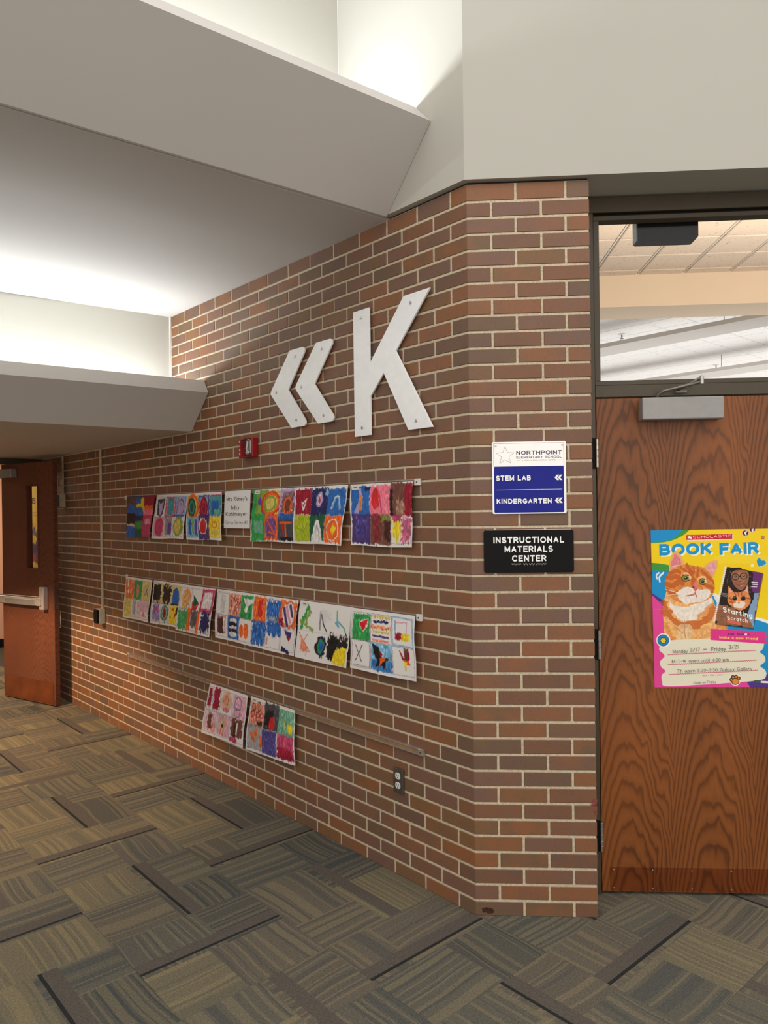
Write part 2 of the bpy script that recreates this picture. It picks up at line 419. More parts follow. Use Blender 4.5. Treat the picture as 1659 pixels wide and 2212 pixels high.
    g['#'] = (.62, [[(.16, 0), (.26, 1)], [(.40, 0), (.50, 1)], [(.02, .34), (.58, .34)], [(.06, .68), (.62, .68)]])
    g['0'] = (.58, [A(.29, .5, .29, .5, 0, 360, 18)]); g['1'] = (.16, [[(0, .82), (.16, 1), (.16, 0)]])
    g['2'] = (.56, [A(.28, .72, .27, .28, 165, -25, 10) + [(0, 0), (.56, 0)]])
    g['3'] = (.54, [A(.26, .75, .25, .25, 150, -90, 9) + A(.26, .25, .28, .25, 90, -150, 9)])
    g['4'] = (.60, [[(.46, 0), (.46, 1), (0, .30), (.60, .30)]])
    g['5'] = (.54, [[(.50, 1), (.08, 1), (.05, .55)] + A(.25, .32, .29, .32, 110, -140, 10)])
    g['7'] = (.54, [[(0, 1), (.54, 1), (.18, 0)]])
    g[' '] = (.26, [])
    return g
GLYPH = _glyphs()
_tc = {}
def text_mesh(s, bold=0.0, space=1.0, shear=0.0):
    """a word written with strokes of one width: 2-D vertices and triangles, cap height 1"""
    key = (s, bold, space, shear)
    if key in _tc: return _tc[key]
    t = 0.07 + bold * 4.0; h = t / 2; V = []; T = []; x0 = 0.0; lay = 0
    gap = (0.17 + t * 0.15) * space if t < .24 else 0.11
    for ch in s:
        w, strokes = GLYPH[ch]
        for st in strokes:
            # ink stays inside the cap height: strokes run at half a width from the box; joints are mitred
            pts = [Vector((x0 + h + x, h + y * (1 - t))) for x, y in st]
            pts = [q_ for i_, q_ in enumerate(pts) if i_ == 0 or (q_ - pts[i_ - 1]).length > 1e-5]
            closed = len(pts) > 2 and (pts[0] - pts[-1]).length < 1e-4
            if closed: pts = pts[:-1]
            n = len(pts); k0 = len(V)
            for i, p in enumerate(pts):
                din = (p - pts[i - 1]) if (i > 0 or closed) else None
                dout = (pts[(i + 1) % n] - p) if (i < n - 1 or closed) else None
                if din is None or dout is None:
                    d = (dout or din).normalized(); q = Vector((-d.y, d.x)) * h
                    ext = h if (abs(d.x) < .05 or abs(d.y) < .05) else h * .5
                    p = p + d * (ext if dout is None else -ext)
                else:
                    a_, b_ = din.normalized(), dout.normalized()
                    q = Vector((-a_.y - b_.y, a_.x + b_.x))
                    if q.length < 1e-4: q = Vector((-a_.y, a_.x))
                    q.normalize(); q = q * min(h / max(.2, q.dot(Vector((-a_.y, a_.x)))), h * (1.5 if a_.dot(b_) > -.5 else 1.12))
                V += [(*(p + q), lay), (*(p - q), lay)]
            for i in range(n if closed else n - 1):
                a_, b_ = k0 + 2 * i, k0 + 2 * ((i + 1) % n)
                T += [(a_, a_ + 1, b_ + 1), (a_, b_ + 1, b_)]
            lay = (lay + 1) % 7
        x0 += w + t + gap
    V = np.array(V, float).reshape(-1, 3); T = np.array(T, int).reshape(-1, 3)
    V = V - np.array([V[:, 0].min(), 0.0, 0.0])
    _tc[key] = (V, T); return V, T
def text(parent, s, sx, z, width, d, mat, height=None, bold=0.0, space=1.0, shear=0.0, slope=0.0, name='lettering'):
    """flat lettering whose reading direction is -x of the wall frame; sx = where it starts, width and cap height in metres"""
    V, T = text_mesh(s, bold, space, shear)
    w = V[:, 0].max(); kx = width / w
    cap = 1.0
    kz = (height / cap) if height else kx
    X = V[:, 0] * kx; Z = V[:, 1] * kz
    vs = [(sx - x, d + 5e-5 * l, z + zz + slope * x) for x, zz, l in zip(X, Z, V[:, 2])]
    fs = []
    for t in T:      # every triangle faces out of the wall
        (ax, _, az), (bx_, _, bz), (cx, _, cz) = (vs[i] for i in t)
        t = [int(i) for i in t]
        fs.append(tuple(t if (bz - az) * (cx - ax) - (bx_ - ax) * (cz - az) > 0 else t[::-1]))
    o = mesh(name, vs, fs, mat, parent); o['kind'] = 'stuff'
    return o

# ------------------------------------------------------------------ setting: brick walls
C = 0.0667; NC = 45; HB = NC * C; J = 0.0098; LB = 0.2003; HJ = J / 2
def zlo(k): return max(0.0, (k - 1) * C - 0.006 + HJ)
def zhi(k): return k * C - (0.006 + HJ if k < NC else 0.001)

wall_left = box('wall_left', (0.05, -0.30, 0.0), (5.50, -0.0028, HB), M['mortar'])
wall_left.matrix_world = Matrix.Rotation(ROT_L, 4, 'Z')
tag(wall_left, 'long brown brick corridor wall that carries the rails of paintings', 'wall', kind='structure')
def mortar_pier():
    e = 0.0028
    t = math.tan(PI / 8) * e
    pa, pb = wf(ROT_L, .05, -e, 0), wf(ROT_L, .05, -.05, 0)
    pts = [(t, e), (0.4925, e), (0.4925, 0.30), (0.10, 0.30), (pb.x, pb.y), (pa.x, pa.y)]
    return prism('wall_right', [(p[0], p[1]) for p in pts], 'z', 0.0, HB, M['mortar'])
wall_right = mortar_pier()
tag(wall_right, 'brick pier with the two school signs beside the oak door', 'wall', kind='structure')

def brick_proto(len_, h, dep=0.03, bev=0.0022):
    bm = bmesh.new(); add_box(bm, (-len_ / 2, -dep, -h / 2), (len_ / 2, 0, h / 2), bev)
    bmesh.ops.recalc_face_normals(bm, faces=bm.faces)
    bm.faces.ensure_lookup_table()
    me = bpy.data.meshes.new('brick'); bm.to_mesh(me); bm.free(); me.materials.append(M['brick']); return me
_protos = {}
def brick_mesh(len_, h):
    key = (round(len_, 3), round(h, 4))
    if key not in _protos: _protos[key] = brick_proto(*key)
    return _protos[key]
def put_brick(parent, rot, s0, s1, k, top=None):
    z0, z1 = zlo(k), zhi(k)
    o = bpy.data.objects.new('brick', brick_mesh(s1 - s0, z1 - z0))
    dd = random.uniform(-0.0008, 0.0008)
    mw = Matrix.Translation(wf(rot, (s0 + s1) / 2, dd, (z0 + z1) / 2 + random.uniform(-.0006, .0006))) @ Matrix.Rotation(rot + random.uniform(-.003, .003), 4, 'Z')
    COL.objects.link(o); o.parent = parent; o.matrix_world = mw
bpy.context.view_layer.update()
def corner_brick(k, ls, lr):
    """angled brick that turns the obtuse corner"""
    dep = 0.03; z0, z1 = zlo(k), zhi(k)
    a = math.sqrt(.5)
    pl = wf(ROT_L, ls, 0, 0); ti = math.tan(PI / 8) * dep
    out = [(pl.x, pl.y), (0, 0), (lr, 0), (lr, dep), (ti, dep)]
    pin = wf(ROT_L, ls, -dep, 0); out.append((pin.x, pin.y))
    o = prism('brick', out, 'z', z0, z1, M['brick'], wall_right, 0.0018)
far = []
bl = []
for k in range(1, NC + 1):
    odd = k % 2 == 1
    c0 = 0.093 if odd else 0.193
    corner_brick(k, c0 - HJ, (0.1985 if odd else 0.099) - HJ)
    # pier face
    js = [0.1985, 0.4005] if odd else [0.099, 0.3015]
    for a, b in zip(js, js[1:] + [0.4955 + HJ]):
        put_brick(wall_right, ROT_R, -(b - HJ), -(a + HJ), k)
    s = c0
    while s < 5.46:
        top_ok = (s < 2.72) or (k * C < 2.21)
        if top_ok: bl.append((s + HJ, min(s + LB - HJ, 5.49), k))
        s += LB
# keep the 300 that show largest as bricks of their own, the rest as one field
bl.sort(key=lambda t: t[0] + abs((t[2] - 22) * C) * 0.12)
for s0, s1, k in bl[:300]: put_brick(wall_left, ROT_L, s0, s1, k)
def brick_field(lst):
    bm0 = bmesh.new(); add_box(bm0, (-.5, -.03, -.5), (.5, 0, .5))
    base = np.array([v.co[:] for v in bm0.verts]); fc = np.array([[v.index for v in f.verts] for f in bm0.faces]); bm0.free()
    V = []; F = []; T = []
    bv = 0.002
    # bevelled front: outer ring at d=-bv, inner ring at d=0
    for s0, s1, k in lst:
        z0, z1 = zlo(k), zhi(k); d = random.uniform(-.0008, .0008); n = len(V)
        V += [(s0, -.03, z0), (s1, -.03, z0), (s1, -.03, z1), (s0, -.03, z1),
              (s0, d - bv, z0), (s1, d - bv, z0), (s1, d - bv, z1), (s0, d - bv, z1),
              (s0 + bv, d, z0 + bv), (s1 - bv, d, z0 + bv), (s1 - bv, d, z1 - bv), (s0 + bv, d, z1 - bv)]
        for a in (0, 4):
            for i in range(4): F.append((n + a + i, n + a + (i + 1) % 4, n + a + 4 + (i + 1) % 4, n + a + 4 + i))
        F.append((n + 8, n + 9, n + 10, n + 11)); T += [random.random()] * 12
    me = bpy.data.meshes.new('brick_field'); me.from_pydata(V, [], F)
    at = me.attributes.new('tone', 'FLOAT', 'POINT'); at.data.foreach_set('value', T)
    bm = bmesh.new(); bm.from_mesh(me); bmesh.ops.recalc_face_normals(bm, faces=bm.faces); bm.to_mesh(me); bm.free()
    me.materials.append(M['brick_field'])
    o = link(bpy.data.objects.new('brick_field', me), wall_left); o['kind'] = 'stuff'
brick_field(bl[300:])

# ------------------------------------------------------------------ setting: floor of carpet tiles
floor = box('floor', (-14, -8, -0.12), (11, 19, -0.012), M['slab'])
tag(floor, 'carpeted floor of striped olive and grey square carpet tiles', 'floor', kind='structure')
TS, TD = 0.583, 0.597
def carpet_tiles():
    bm = bmesh.new(); add_box(bm, (-TS / 2 + .0003, -TD / 2 + .0003, -0.010), (TS / 2 - .0003, TD / 2 - .0003, 0.0), 0.0008)
    bmesh.ops.recalc_face_normals(bm, faces=bm.faces)
    a = bpy.data.meshes.new('carpet_tile'); bm.to_mesh(a); bm.free(); a.materials.append(M['carpet'])
    bm = bmesh.new(); add_box(bm, (-TD / 2 + .0003, -TS / 2 + .0003, -0.010), (TD / 2 - .0003, TS / 2 - .0003, 0.0), 0.0008)
    bmesh.ops.recalc_face_normals(bm, faces=bm.faces)
    b = bpy.data.meshes.new('carpet_tile'); bm.to_mesh(b); bm.free(); b.materials.append(M['carpet'])
    for i in range(-6, 14):
        for j in range(-4, 6):
            s = 0.232 + (i + .5) * TS; d = -0.004 + (j + .5) * TD
            p = wf(ROT_L, s, d, 0)
            # skip what lies wholly behind the walls
            if d < -0.45 and s > 0.6: continue
            if d < 0 and p.y > 0.6: continue
            if s < -3.0 or s > 8.2: continue
            along = (i + j) % 2 == 0       # parity of the quarter turn
            o = bpy.data.objects.new('carpet_tile', a if along else b)
            COL.objects.link(o); o.parent = floor
            o.matrix_world = Matrix.Translation(p) @ Matrix.Rotation(ROT_L + (0 if along else PI / 2), 4, 'Z')
carpet_tiles()

# ------------------------------------------------------------------ setting: drywall bulkheads, ceilings, light coves
def skew(o, k):
    # the cross beams do not meet the wall quite square: they run deeper the farther they are from it
    for v in o.data.vertices: v.co.x += k * max(0.0, v.co.y)
    o.data.update(); return o
def lw(o): o.matrix_world = Matrix.Rotation(ROT_L, 4, 'Z') @ o.matrix_world; return o
# upper wall over the pier and door, and its return over the corridor mouth
e = 0.024; t8 = math.tan(PI / 8) * e
q1 = wf(ROT_L, 0.80, e, 0); q2 = wf(ROT_L, 0.80, -0.2, 0)
bulk = prism('wall_front', [(-t8, -e), (2.6, -e), (2.6, 0.26), (-0.05, 0.26), (q2.x, q2.y), (q1.x, q1.y)], 'z', HB + 0.010, 5.2, M['paint'])
tag(bulk, 'tall plain white drywall bulkhead above the brick pier and the door', 'wall', kind='structure')
ra, rb = wf(ROT_L, .46, -.010, 0), wf(ROT_L, .46, -.2, 0)
rv = prism('gap_shade_strip', [(0.004, 0.010), (0.49, 0.010), (0.49, 0.2), (0.08, 0.2), (rb.x, rb.y), (ra.x, ra.y)], 'z', HB, HB + 0.010, M['dark'])  # solid strip filling the gap, its shade put into the colour
tag(rv, 'near-black strip painted as the shade in the gap between brick pier and white bulkhead', 'trim', kind='structure')
D0, D1 = 0.026, 4.6
ceil1 = lw(skew(prism('ceiling', [(0.474, HB + .0015), (2.70, HB + .0015), (2.70, HB + .11), (0.474, HB + .11)], 'y', -0.3, D1, M['ceil']), 0.060))
tag(ceil1, 'flat white corridor ceiling between the two slanted beams', 'ceiling', kind='structure')
beam1 = lw(skew(prism('trim_2', [(0.46, HB + .0015), (0.173, 3.3235), (0.262, 3.417), (0.287, 3.392), (0.222, 3.323), (0.473, HB + .04), (0.473, HB + .0015)], 'y', D0, D1, M['ceil']), 0.060))
tag(beam1, 'big slanted white light cove edge crossing overhead by the white bulkhead', 'trim', kind='structure')
back1 = lw(skew(box('wall_upper', (0.80, D0, HB + .11), (0.90, D1, 5.2), M['paint']), 0.060))
tag(back1, 'white upright wall rising behind the near light cove', 'wall', kind='structure')
face2 = lw(skew(box('wall_middle', (2.70, 0.004, 2.28), (2.78, D1, HB + .11), M['paint']), 0.085))
tag(face2, 'white upright panel lit by the far light cove', 'wall', kind='structure')
bead = lw(box('trim_3', (2.688, 0.001, 2.5), (2.700, 0.012, HB), M['white']))
tag(bead, 'thin pale edge bead where the lit panel meets the brick', 'trim', kind='structure')
G = 0.003
beam2 = lw(skew(prism('trim_4', [(2.414, 2.2), (2.184, 2.425), (2.236, 2.508), (2.262, 2.485), (2.226, 2.425), (2.43, 2.24), (2.78, 2.24), (2.78, 2.2)], 'y', G, D1, M['ceil']), 0.085))
tag(beam2, 'slanted white light cove edge over the corridor doors', 'trim', kind='structure')
soff = lw(box('ceiling_corridor', (2.78, 0.0, 2.2005), (5.60, D1, 2.28), M['ceil']))
tag(soff, 'low shaded soffit ceiling in front of the corridor door', 'ceiling', kind='structure')
opp = lw(box('wall_opposite', (2.45, D1, 0.0), (9.0, D1 + 0.1, 5.2), M['paint']))
tag(opp, 'plain white wall on the far side of the corridor', 'wall', kind='structure')
# stub wall, header and the room beyond the open door
stub = lw(box('wall_back', (5.50, 0.19, 0.0), (5.60, 0.29, 2.2), M['lib']))
tag(stub, 'short wall stub behind the open corridor door', 'wall', kind='structure')
head = lw(box('trim_5', (5.47, 0.0, 2.145), (5.60, 2.30, 2.199), M['bronze']))
tag(head, 'dark door frame head under the corridor soffit', 'trim', kind='structure')
stub2 = lw(box('wall_end', (5.50, 2.30, 0.0), (5.60, D1, 2.2), M['peach']))
tag(stub2, 'wall beside the corridor doorway', 'wall', kind='structure')
farw = lw(box('wall_far', (8.30, -1.2, 0.0), (8.40, D1, 2.7), M['peach']))
tag(farw, 'peach lit wall of the space beyond the corridor door', 'wall', kind='structure')
fbase = lw(box('baseboard_far', (8.285, -1.2, 0.0), (8.30, D1, 0.1), M['black']))
tag(fbase, 'black baseboard of the far peach wall', 'baseboard', kind='structure')
fceil = lw(box('ceiling_far', (5.60, -1.2, 2.7), (8.4, D1, 2.8), M['ceil']))
tag(fceil, 'ceiling of the space beyond the corridor door', 'ceiling', kind='structure')
fext = lw(box('wall_left_end', (5.50, -0.12, 0.0), (6.25, 0.0, 2.2), M['lib']))
tag(fext, 'cream wall return behind the open corridor door', 'wall', kind='structure')
fside = lw(box('wall_far_side', (5.60, -1.3, 0.0), (8.4, -1.2, 2.7), M['peach']))
tag(fside, 'side wall of the space beyond the corridor door', 'wall', kind='structure')

# ------------------------------------------------------------------ oak door with transom
DY = 0.19
def doorR(name, a, b, mat, parent, bev=0.0, seg=1): return box(name, a, b, mat, parent, bev, seg)
d1 = box('door_1', (0.5545, DY, 0.012), (1.468, DY + 0.045, 2.138), M['oak'], None, 0.0015)
tag(d1, 'closed oak veneer door with the book fair poster and clear kick plate', 'door', kind='structure')
fr = bmesh.new()
FY = 0.186
add_box(fr, (0.497, FY, 0.0), (0.551, 0.32, 2.938), 0.002)
add_box(fr, (1.4705, FY, 0.0), (1.53, 0.32, 2.938), 0.002)
add_box(fr, (0.497, FY, 2.938), (1.53, 0.32, 3.004), 0.002)
add_box(fr, (0.551, FY, 2.143), (1.4705, 0.32, 2.195), 0.002)
add_box(fr, (0.551, FY + .006, 2.195), (1.4705, 0.240, 2.215), 0.002)
add_box(fr, (0.551, FY + .006, 2.905), (1.4705, 0.240, 2.926), 0.002)
add_box(fr, (0.551, FY + .006, 2.215), (0.576, 0.240, 2.905), 0.002)
add_box(fr, (1.450, FY + .006, 2.215), (1.4705, 0.240, 2.905), 0.002)
frame = bobj('door_frame', fr, M['bronze'], d1); frame['label'] = 'dark bronze metal door frame'
box('head_gap', (0.551, 0.215, 2.926), (1.4705, 0.30, 2.938), M['dark'], d1)
box('transom_glass', (0.572, 0.240, 2.205), (1.455, 0.246, 2.915), M['glass'], d1)
box('stop_strip', (0.551, 0.240, 0.0), (0.566, 0.29, 2.147), M['dark'], d1)
kp = box('kick_plate', (0.588, DY - 0.0025, 0.016), (1.44, DY - 0.0002, 0.119), M['kick_clear'], d1, 0.0006)
for zz in (0.107, 0.029):
    for i in range(6):
        prism('screw', circle(0.604 + i * 0.1645, zz, 0.0032, 10), 'y', DY - 0.0042, DY - 0.0024, M['chrome'], kp, 0.0008)
for z0 in (1.842, 1.018, 0.192):
    hb = bmesh.new()
    for a, b in ((0, .022), (.024, .044), (.050, .072), (.078, .098), (.100, .120)):
        add_prism(hb, circle(0.5535, 0.1770, 0.0062, 12), 'z', z0 + a, z0 + b, 0.0006)
    add_prism(hb, circle(0.5535, 0.1770, 0.0046, 12), 'z', z0, z0 + 0.122)
    bobj('hinge', hb, M['chrome'], d1)
    box('hinge_plate', (0.520, 0.1835, z0 - .006), (0.5490, 0.1858, z0 + 0.128), M['black'], d1)
# door closer: body on the leaf, two-part arm to the head
cl = root('door_closer', ROT_R, -0.90, -0.155, 2.083, 'grey surface closer with steel arm', None)
mw_ = cl.matrix_world.copy(); cl.parent = d1; cl.matrix_world = mw_
box('closer_body', (-0.168, -0.034, -0.047), (0.168, 0.032, 0.047), M['alu'], cl, 0.005, 2)
bm = bmesh.new()
def arm_pts(x0, y0, z0, x1, y1, z1, w, name):
    tube(name, [(x0, y0, z0), (x1, y1, z1)], w, M['chrome'], cl, 8)
arm = tube('closer_arm', [(0.098, 0.0, 0.044), (0.094, 0.002, 0.062), (0.074, 0.016, 0.074), (-0.06, 0.075, 0.101)], 0.0080, M['steel'], cl)
tube('closer_rod', [(-0.058, 0.075, 0.118), (-0.010, 0.02, 0.09), (0.018, -0.012, 0.078)], 0.0062, M['steel'], cl)
prism('elbow_joint', circle(-0.062, 0.075, 0.0085, 16), 'z', 0.090, 0.126, M['chrome'], cl, 0.002)
box('arm_shoe', (-0.030, -0.012, 0.066), (0.020, -0.002, 0.082), M['steel'], cl, 0.003)

# ------------------------------------------------------------------ library seen through the transom
ZL = 4.87
def lib_tiles():
    cb = box('ceiling_library', (0.2, 1.0, ZL + 0.03), (9.5, 7.42, ZL + 0.09), M['grid'])
    tag(cb, 'cream tiled library ceiling seen through the transom window', 'ceiling', kind='structure')
    bm = bmesh.new(); add_box(bm, (-.287, -.287, 0.0), (.287, .287, 0.02), 0.012)
    me = bpy.data.meshes.new('ceiling_tile'); bmesh.ops.recalc_face_normals(bm, faces=bm.faces); bm.to_mesh(me); bm.free(); me.materials.append(M['tile_near'])
    for i in range(-1, 7):
        for j in range(-2, 3):
            o = bpy.data.objects.new('ceiling_tile', me); COL.objects.link(o); o.parent = cb
            o.location = (2.735 + .307 + .614 * i - 0.614, 6.02 + .3 + .6 * j, ZL - 0.004)
    gb = bmesh.new()
    for i in range(-1, 8): add_box(gb, (2.735 + .614 * (i - 1) - .011, 4.0, ZL + .004), (2.735 + .614 * (i - 1) + .011, 7.40, ZL + .03))
    o = bobj('grid_bars', gb, M['grid'], cb); o['kind'] = 'stuff'
lib_tiles()
fascia = prism('wall_library', [(7.42, 4.43), (8.10, 4.43), (8.10, 5.0), (7.42, 5.0)], 'x', -2.5, 9.5, M['lib'])
tag(fascia, 'cream dropped beam across the library ceiling', 'wall', kind='structure')
def far_tiles():
    zf = 4.87
    cb = prism('ceiling_hall', [(-2.5, 8.1), (16, 8.1), (16, 20), (-2.5, 20)], 'z', zf + .03, zf + .1, M['grid_far'])
    tag(cb, 'bright white tiled ceiling deep inside the library', 'ceiling', kind='structure')
    bm = bmesh.new(); add_box(bm, (-.293, -.293, 0.0), (.293, .293, 0.02), 0.008)
    me = bpy.data.meshes.new('ceiling_tile'); bmesh.ops.recalc_face_normals(bm, faces=bm.faces); bm.to_mesh(me); bm.free(); me.materials.append(M['tile_far'])
    n = 0
    for i in range(-20, 40):
        for j in range(-20, 40):
            u, v = (i + .5) * .6, (j + .5) * .6
            x, y = 1.2 + (u - v) * .7071 + 2, 8.1 + (u + v) * .7071
            if not (8.6 < y < 19.6): continue
            lo = -0.168 + (y + 3.09) * 0.215; hi = -0.168 + (y + 3.09) * 0.46
            if not (lo - .3 < x < hi + .3): continue
            o = bpy.data.objects.new('ceiling_tile', me); COL.objects.link(o); o.parent = cb
            o.matrix_world = Matrix.Translation((x, y, zf)) @ Matrix.Rotation(PI / 4, 4, 'Z'); n += 1
    return n
NFAR = far_tiles()
def diag_beam(name, c0, c1, lab, x0, x1, zb=4.43):
    # hung tray beam running along (1,-1): short near lip and flat underside, on thin rods
    V = []; prof = [(c0, zb), (c0, zb + .07), (c1, zb + .05), (c1, zb)]
    for x in (x0, x1):
        V += [(x + (c - c0) / 2, c0 - x + (c - c0) / 2, z) for c, z in prof]
    n = len(prof); F = [tuple(range(n)), tuple(range(2 * n - 1, n - 1, -1))] + [(i, n + i, n + (i + 1) % n, (i + 1) % n) for i in range(n)]
    o = mesh(name, V, F, M['ceil']); tag(o, lab, 'beam', kind='structure')
    for k in range(4):
        x = x0 + (x1 - x0) * (k + .5) / 4 + (c1 - c0) / 4; y = (c0 + c1) / 2 - x + (c1 - c0) / 4
        tube('hanger_rod', [(x, y, zb + .05), (x, y, 4.87)], .006, M['steel'], o, 6)
    bm = bmesh.new(); bm.from_mesh(o.data); bmesh.ops.recalc_face_normals(bm, faces=bm.faces); bm.to_mesh(o.data); bm.free()
diag_beam('trim_6', 12.93, 13.87, 'pale diagonal beam crossing under the white library ceiling', -2.0, 5.2)
diag_beam('trim_7', 18.45, 19.45, 'second diagonal beam farther back under the library ceiling', -0.4, 9.5, 4.44)
lw1 = box('wall_library_far', (-2.5, 19.9, 0), (16, 20.0, 5.2), M['lib']); tag(lw1, 'far end wall of the library', 'wall', kind='structure')
lw2 = box('wall_library_side', (-2.6, 8.2, 0), (-2.5, 20.0, 5.2), M['lib']); tag(lw2, 'side wall of the library beyond the transom', 'wall', kind='structure')
bx = root('wall_box', ROT_R, -0.922, -0.36, 2.869, 'black box housing hung inside behind the top of the transom glass', 'box')
bm = bmesh.new(); add_prism(bm, [(-.134, .13), (.134, .13), (.134, 0), (-.120, 0), (-.134, .016)], 'y', -0.07, 0.0, 0.003)
bobj('housing', bm, M['black'], bx)
box('side_strip', (.1345, -0.066, 0.004), (.140, -0.002, .128), M['grey_ink'], bx)
box('mount_arm', (-.03, -0.068, .13), (.03, -0.02, .19), M['black'], bx)
for nm, (x, y), ln, lab in (('ceiling_hook', (4.33, 16.4), 0.55, 'thin wire hanging from a ceiling clip inside the library'),
                            ('sprinkler_head', (6.35, 14.3), 0.10, 'white sprinkler head on the bright library ceiling near the far beam'),
                            ('sprinkler_head', (3.42, 11.0), 0.08, 'small sprinkler head on the library ceiling next to the diagonal beam')):
    r = root(nm, 0, x, y, 4.866, lab, 'sprinkler' if 'spr' in nm else 'wire')
    prism('escutcheon', circle(0, 0, 0.06, 14), 'z', -0.012, 0.0, M['white'] if 'spr' in nm else M['steel'], r)
    tube('stem', [(0, 0, -0.01), (0, 0, -ln)], 0.012, M['steel'], r, 6)
    if 'spr' in nm: prism('deflector', circle(0, 0, 0.035, 12), 'z', -ln - .008, -ln, M['steel'], r)

# ------------------------------------------------------------------ open corridor door
A = (5.443, 0.365); B = (4.695, 0.1495)
ang = math.atan2(B[1] - A[1], B[0] - A[0])
bm = bmesh.new()
LW_, TH = 0.778, 0.044
for a, b in (((0, 0, .010), (.39, TH, 2.137)), ((.556, 0, .010), (LW_, TH, 2.137)), ((.39, 0, .010), (.556, TH, 1.197)), ((.39, 0, 1.93), (.556, TH, 2.137))):
    add_box(bm, a, b)
bmesh.ops.remove_doubles(bm, verts=bm.verts, dist=1e-5)
d2 = bobj('door_2', bm, M['oak_red'])
d2.matrix_world = Matrix.Translation(wf(ROT_L, A[0], A[1], 0)) @ Matrix.Rotation(ROT_L + ang, 4, 'Z')
tag(d2, 'reddish oak door standing open against the brick with a push bar', 'door', kind='structure')
fb = bmesh.new()
for a, b in (((.384, -.006, 1.19), (.394, TH + .006, 1.937)), ((.552, -.006, 1.19), (.562, TH + .006, 1.937)), ((.394, -.006, 1.19), (.552, TH + .006, 1.20)), ((.394, -.006, 1.927), (.552, TH + .006, 1.937))):
    add_box(fb, a, b, 0.001)
lf = bobj('lite_frame', fb, M['edge'], d2)
box('lite_glass', (.393, .019, 1.199), (.553, .025, 1.928), M['glass'], lf)
kp2 = box('kick_plate', (.012, -.0025, .022), (.748, -.0003, .207), M['kick'], d2)
cb2 = box('closer_body', (-.06, -.062, 2.010), (.248, -.0005, 2.091), M['alu'], d2, 0.006, 2)
eb = bmesh.new()
add_box(eb, (-.05, -.052, .875), (.60, -.016, .94), 0.006, 2)
bar = bobj('push_bar', eb, M['satin'], d2)
box('bar_cover', (.12, -.058, .874), (.565, -.050, .928), M['alu'], bar, 0.003)
box('bar_rail', (-.03, -.018, .865), (.64, -.0005, .95), M['steel'], bar, 0.004)
lh = bmesh.new(); add_box(lh, (.625, -.05, .84), (.69, -.0005, 1.04), 0.008, 2); add_box(lh, (.60, -.062, .875), (.665, -.03, .945), 0.006, 2)
bobj('latch_case', lh, M['satin'], d2)
box('latch_face', (LW_ + .0002, .008, .85), (LW_ + .003, .036, 1.04), M['steel'], d2)
tube('pull_handle', [(.72, TH, .66), (.72, TH + .05, .68), (.72, TH + .05, .82), (.72, TH, .84)], 0.008, M['chrome'], d2)

# ------------------------------------------------------------------ fittings on the long brick wall
def extr(parent, name, pts, d0, d1_, mat, bev=0.0, seg=1): return prism(name, pts, 'y', d0, d1_, mat, parent, bev, seg)
def screw(parent, s, z, d, r=0.006): return prism('screw', circle(s, z, r, 12), 'y', d, d + 0.004, M['chrome'], parent, 0.0012)
def round_corners(pts, radii, n=5):
    out = []
    N = len(pts)
    for i, p in enumerate(pts):
        r = radii[i]
        if r <= 0: out.append(p); continue
        P = Vector(p); a = (Vector(pts[i - 1]) - P).normalized(); b = (Vector(pts[(i + 1) % N]) - P).normalized()
        h = math.acos(max(-1, min(1, a.dot(b)))) / 2; dd = r / math.tan(h)
        c = P + (a + b).normalized() * (r / math.sin(h))
        s, e_ = P + a * dd - c, P + b * dd - c
        a0 = math.atan2(s.y, s.x); a1 = math.atan2(e_.y, e_.x)
        da = (a1 - a0 + PI) % (2 * PI) - PI
        out += [(c.x + r * math.cos(a0 + da * t / n), c.y + r * math.sin(a0 + da * t / n)) for t in range(n + 1)]
    return out
def wall_sign(name, s, z, outline, screws, label, cat):
    r = root(name, ROT_L, s, 0.0, z, label, cat)
    pts = [(a - s, b - z) for a, b in outline]
    extr(r, 'plate', pts, 0.012, 0.021, M['white_plate'], 0.0008)
    for a, b in screws:
        sc = screw(r, a - s, b - z, 0.021, 0.0075)
        extr(r, 'standoff', circle(a - s, b - z, 0.006, 8), 0.0, 0.012, M['steel'])
    return r
wall_sign('letter_sign', 0.45, 2.02,
          [(.719, 2.622), (.601, 2.622), (.601, 2.359), (.364, 2.622), (.198, 2.622), (.42, 2.387), (.192, 2.024), (.344, 2.024), (.504, 2.30), (.600, 2.204), (.600, 2.024), (.718, 2.024)],
          [(.66, 2.584), (.317, 2.582), (.66, 2.063), (.292, 2.061)], 'giant white letter K plate screwed to the brick wall', 'sign')
def chevron(s, lab):
    o = [(0, .208), (-.160, .208), (.017, 0), (-.163, -.208), (-.012, -.208), (.177, 0)]
    o = [(1.262 + a, 2.324 + b) for a, b in [(-.003, .206), (-.164, .206), (.0145, -.002), (-.167, -.208), (-.012, -.208), (.191, 0)]]
    o = round_corners(o, [0.004, .02, 0, .02, .004, .02])
    o = [(a + s, b) for a, b in o]
    wall_sign('chevron_sign', 1.27 + s, 2.116, o, [(1.21 + s, 2.491), (1.39 + s, 2.322), (1.20 + s, 2.154)], lab, 'sign')
chevron(0.0, 'white chevron arrow plate, the one farther from the big letter K')
chevron(-0.237, 'white chevron arrow plate right beside the big letter K'.replace('right ', ''))

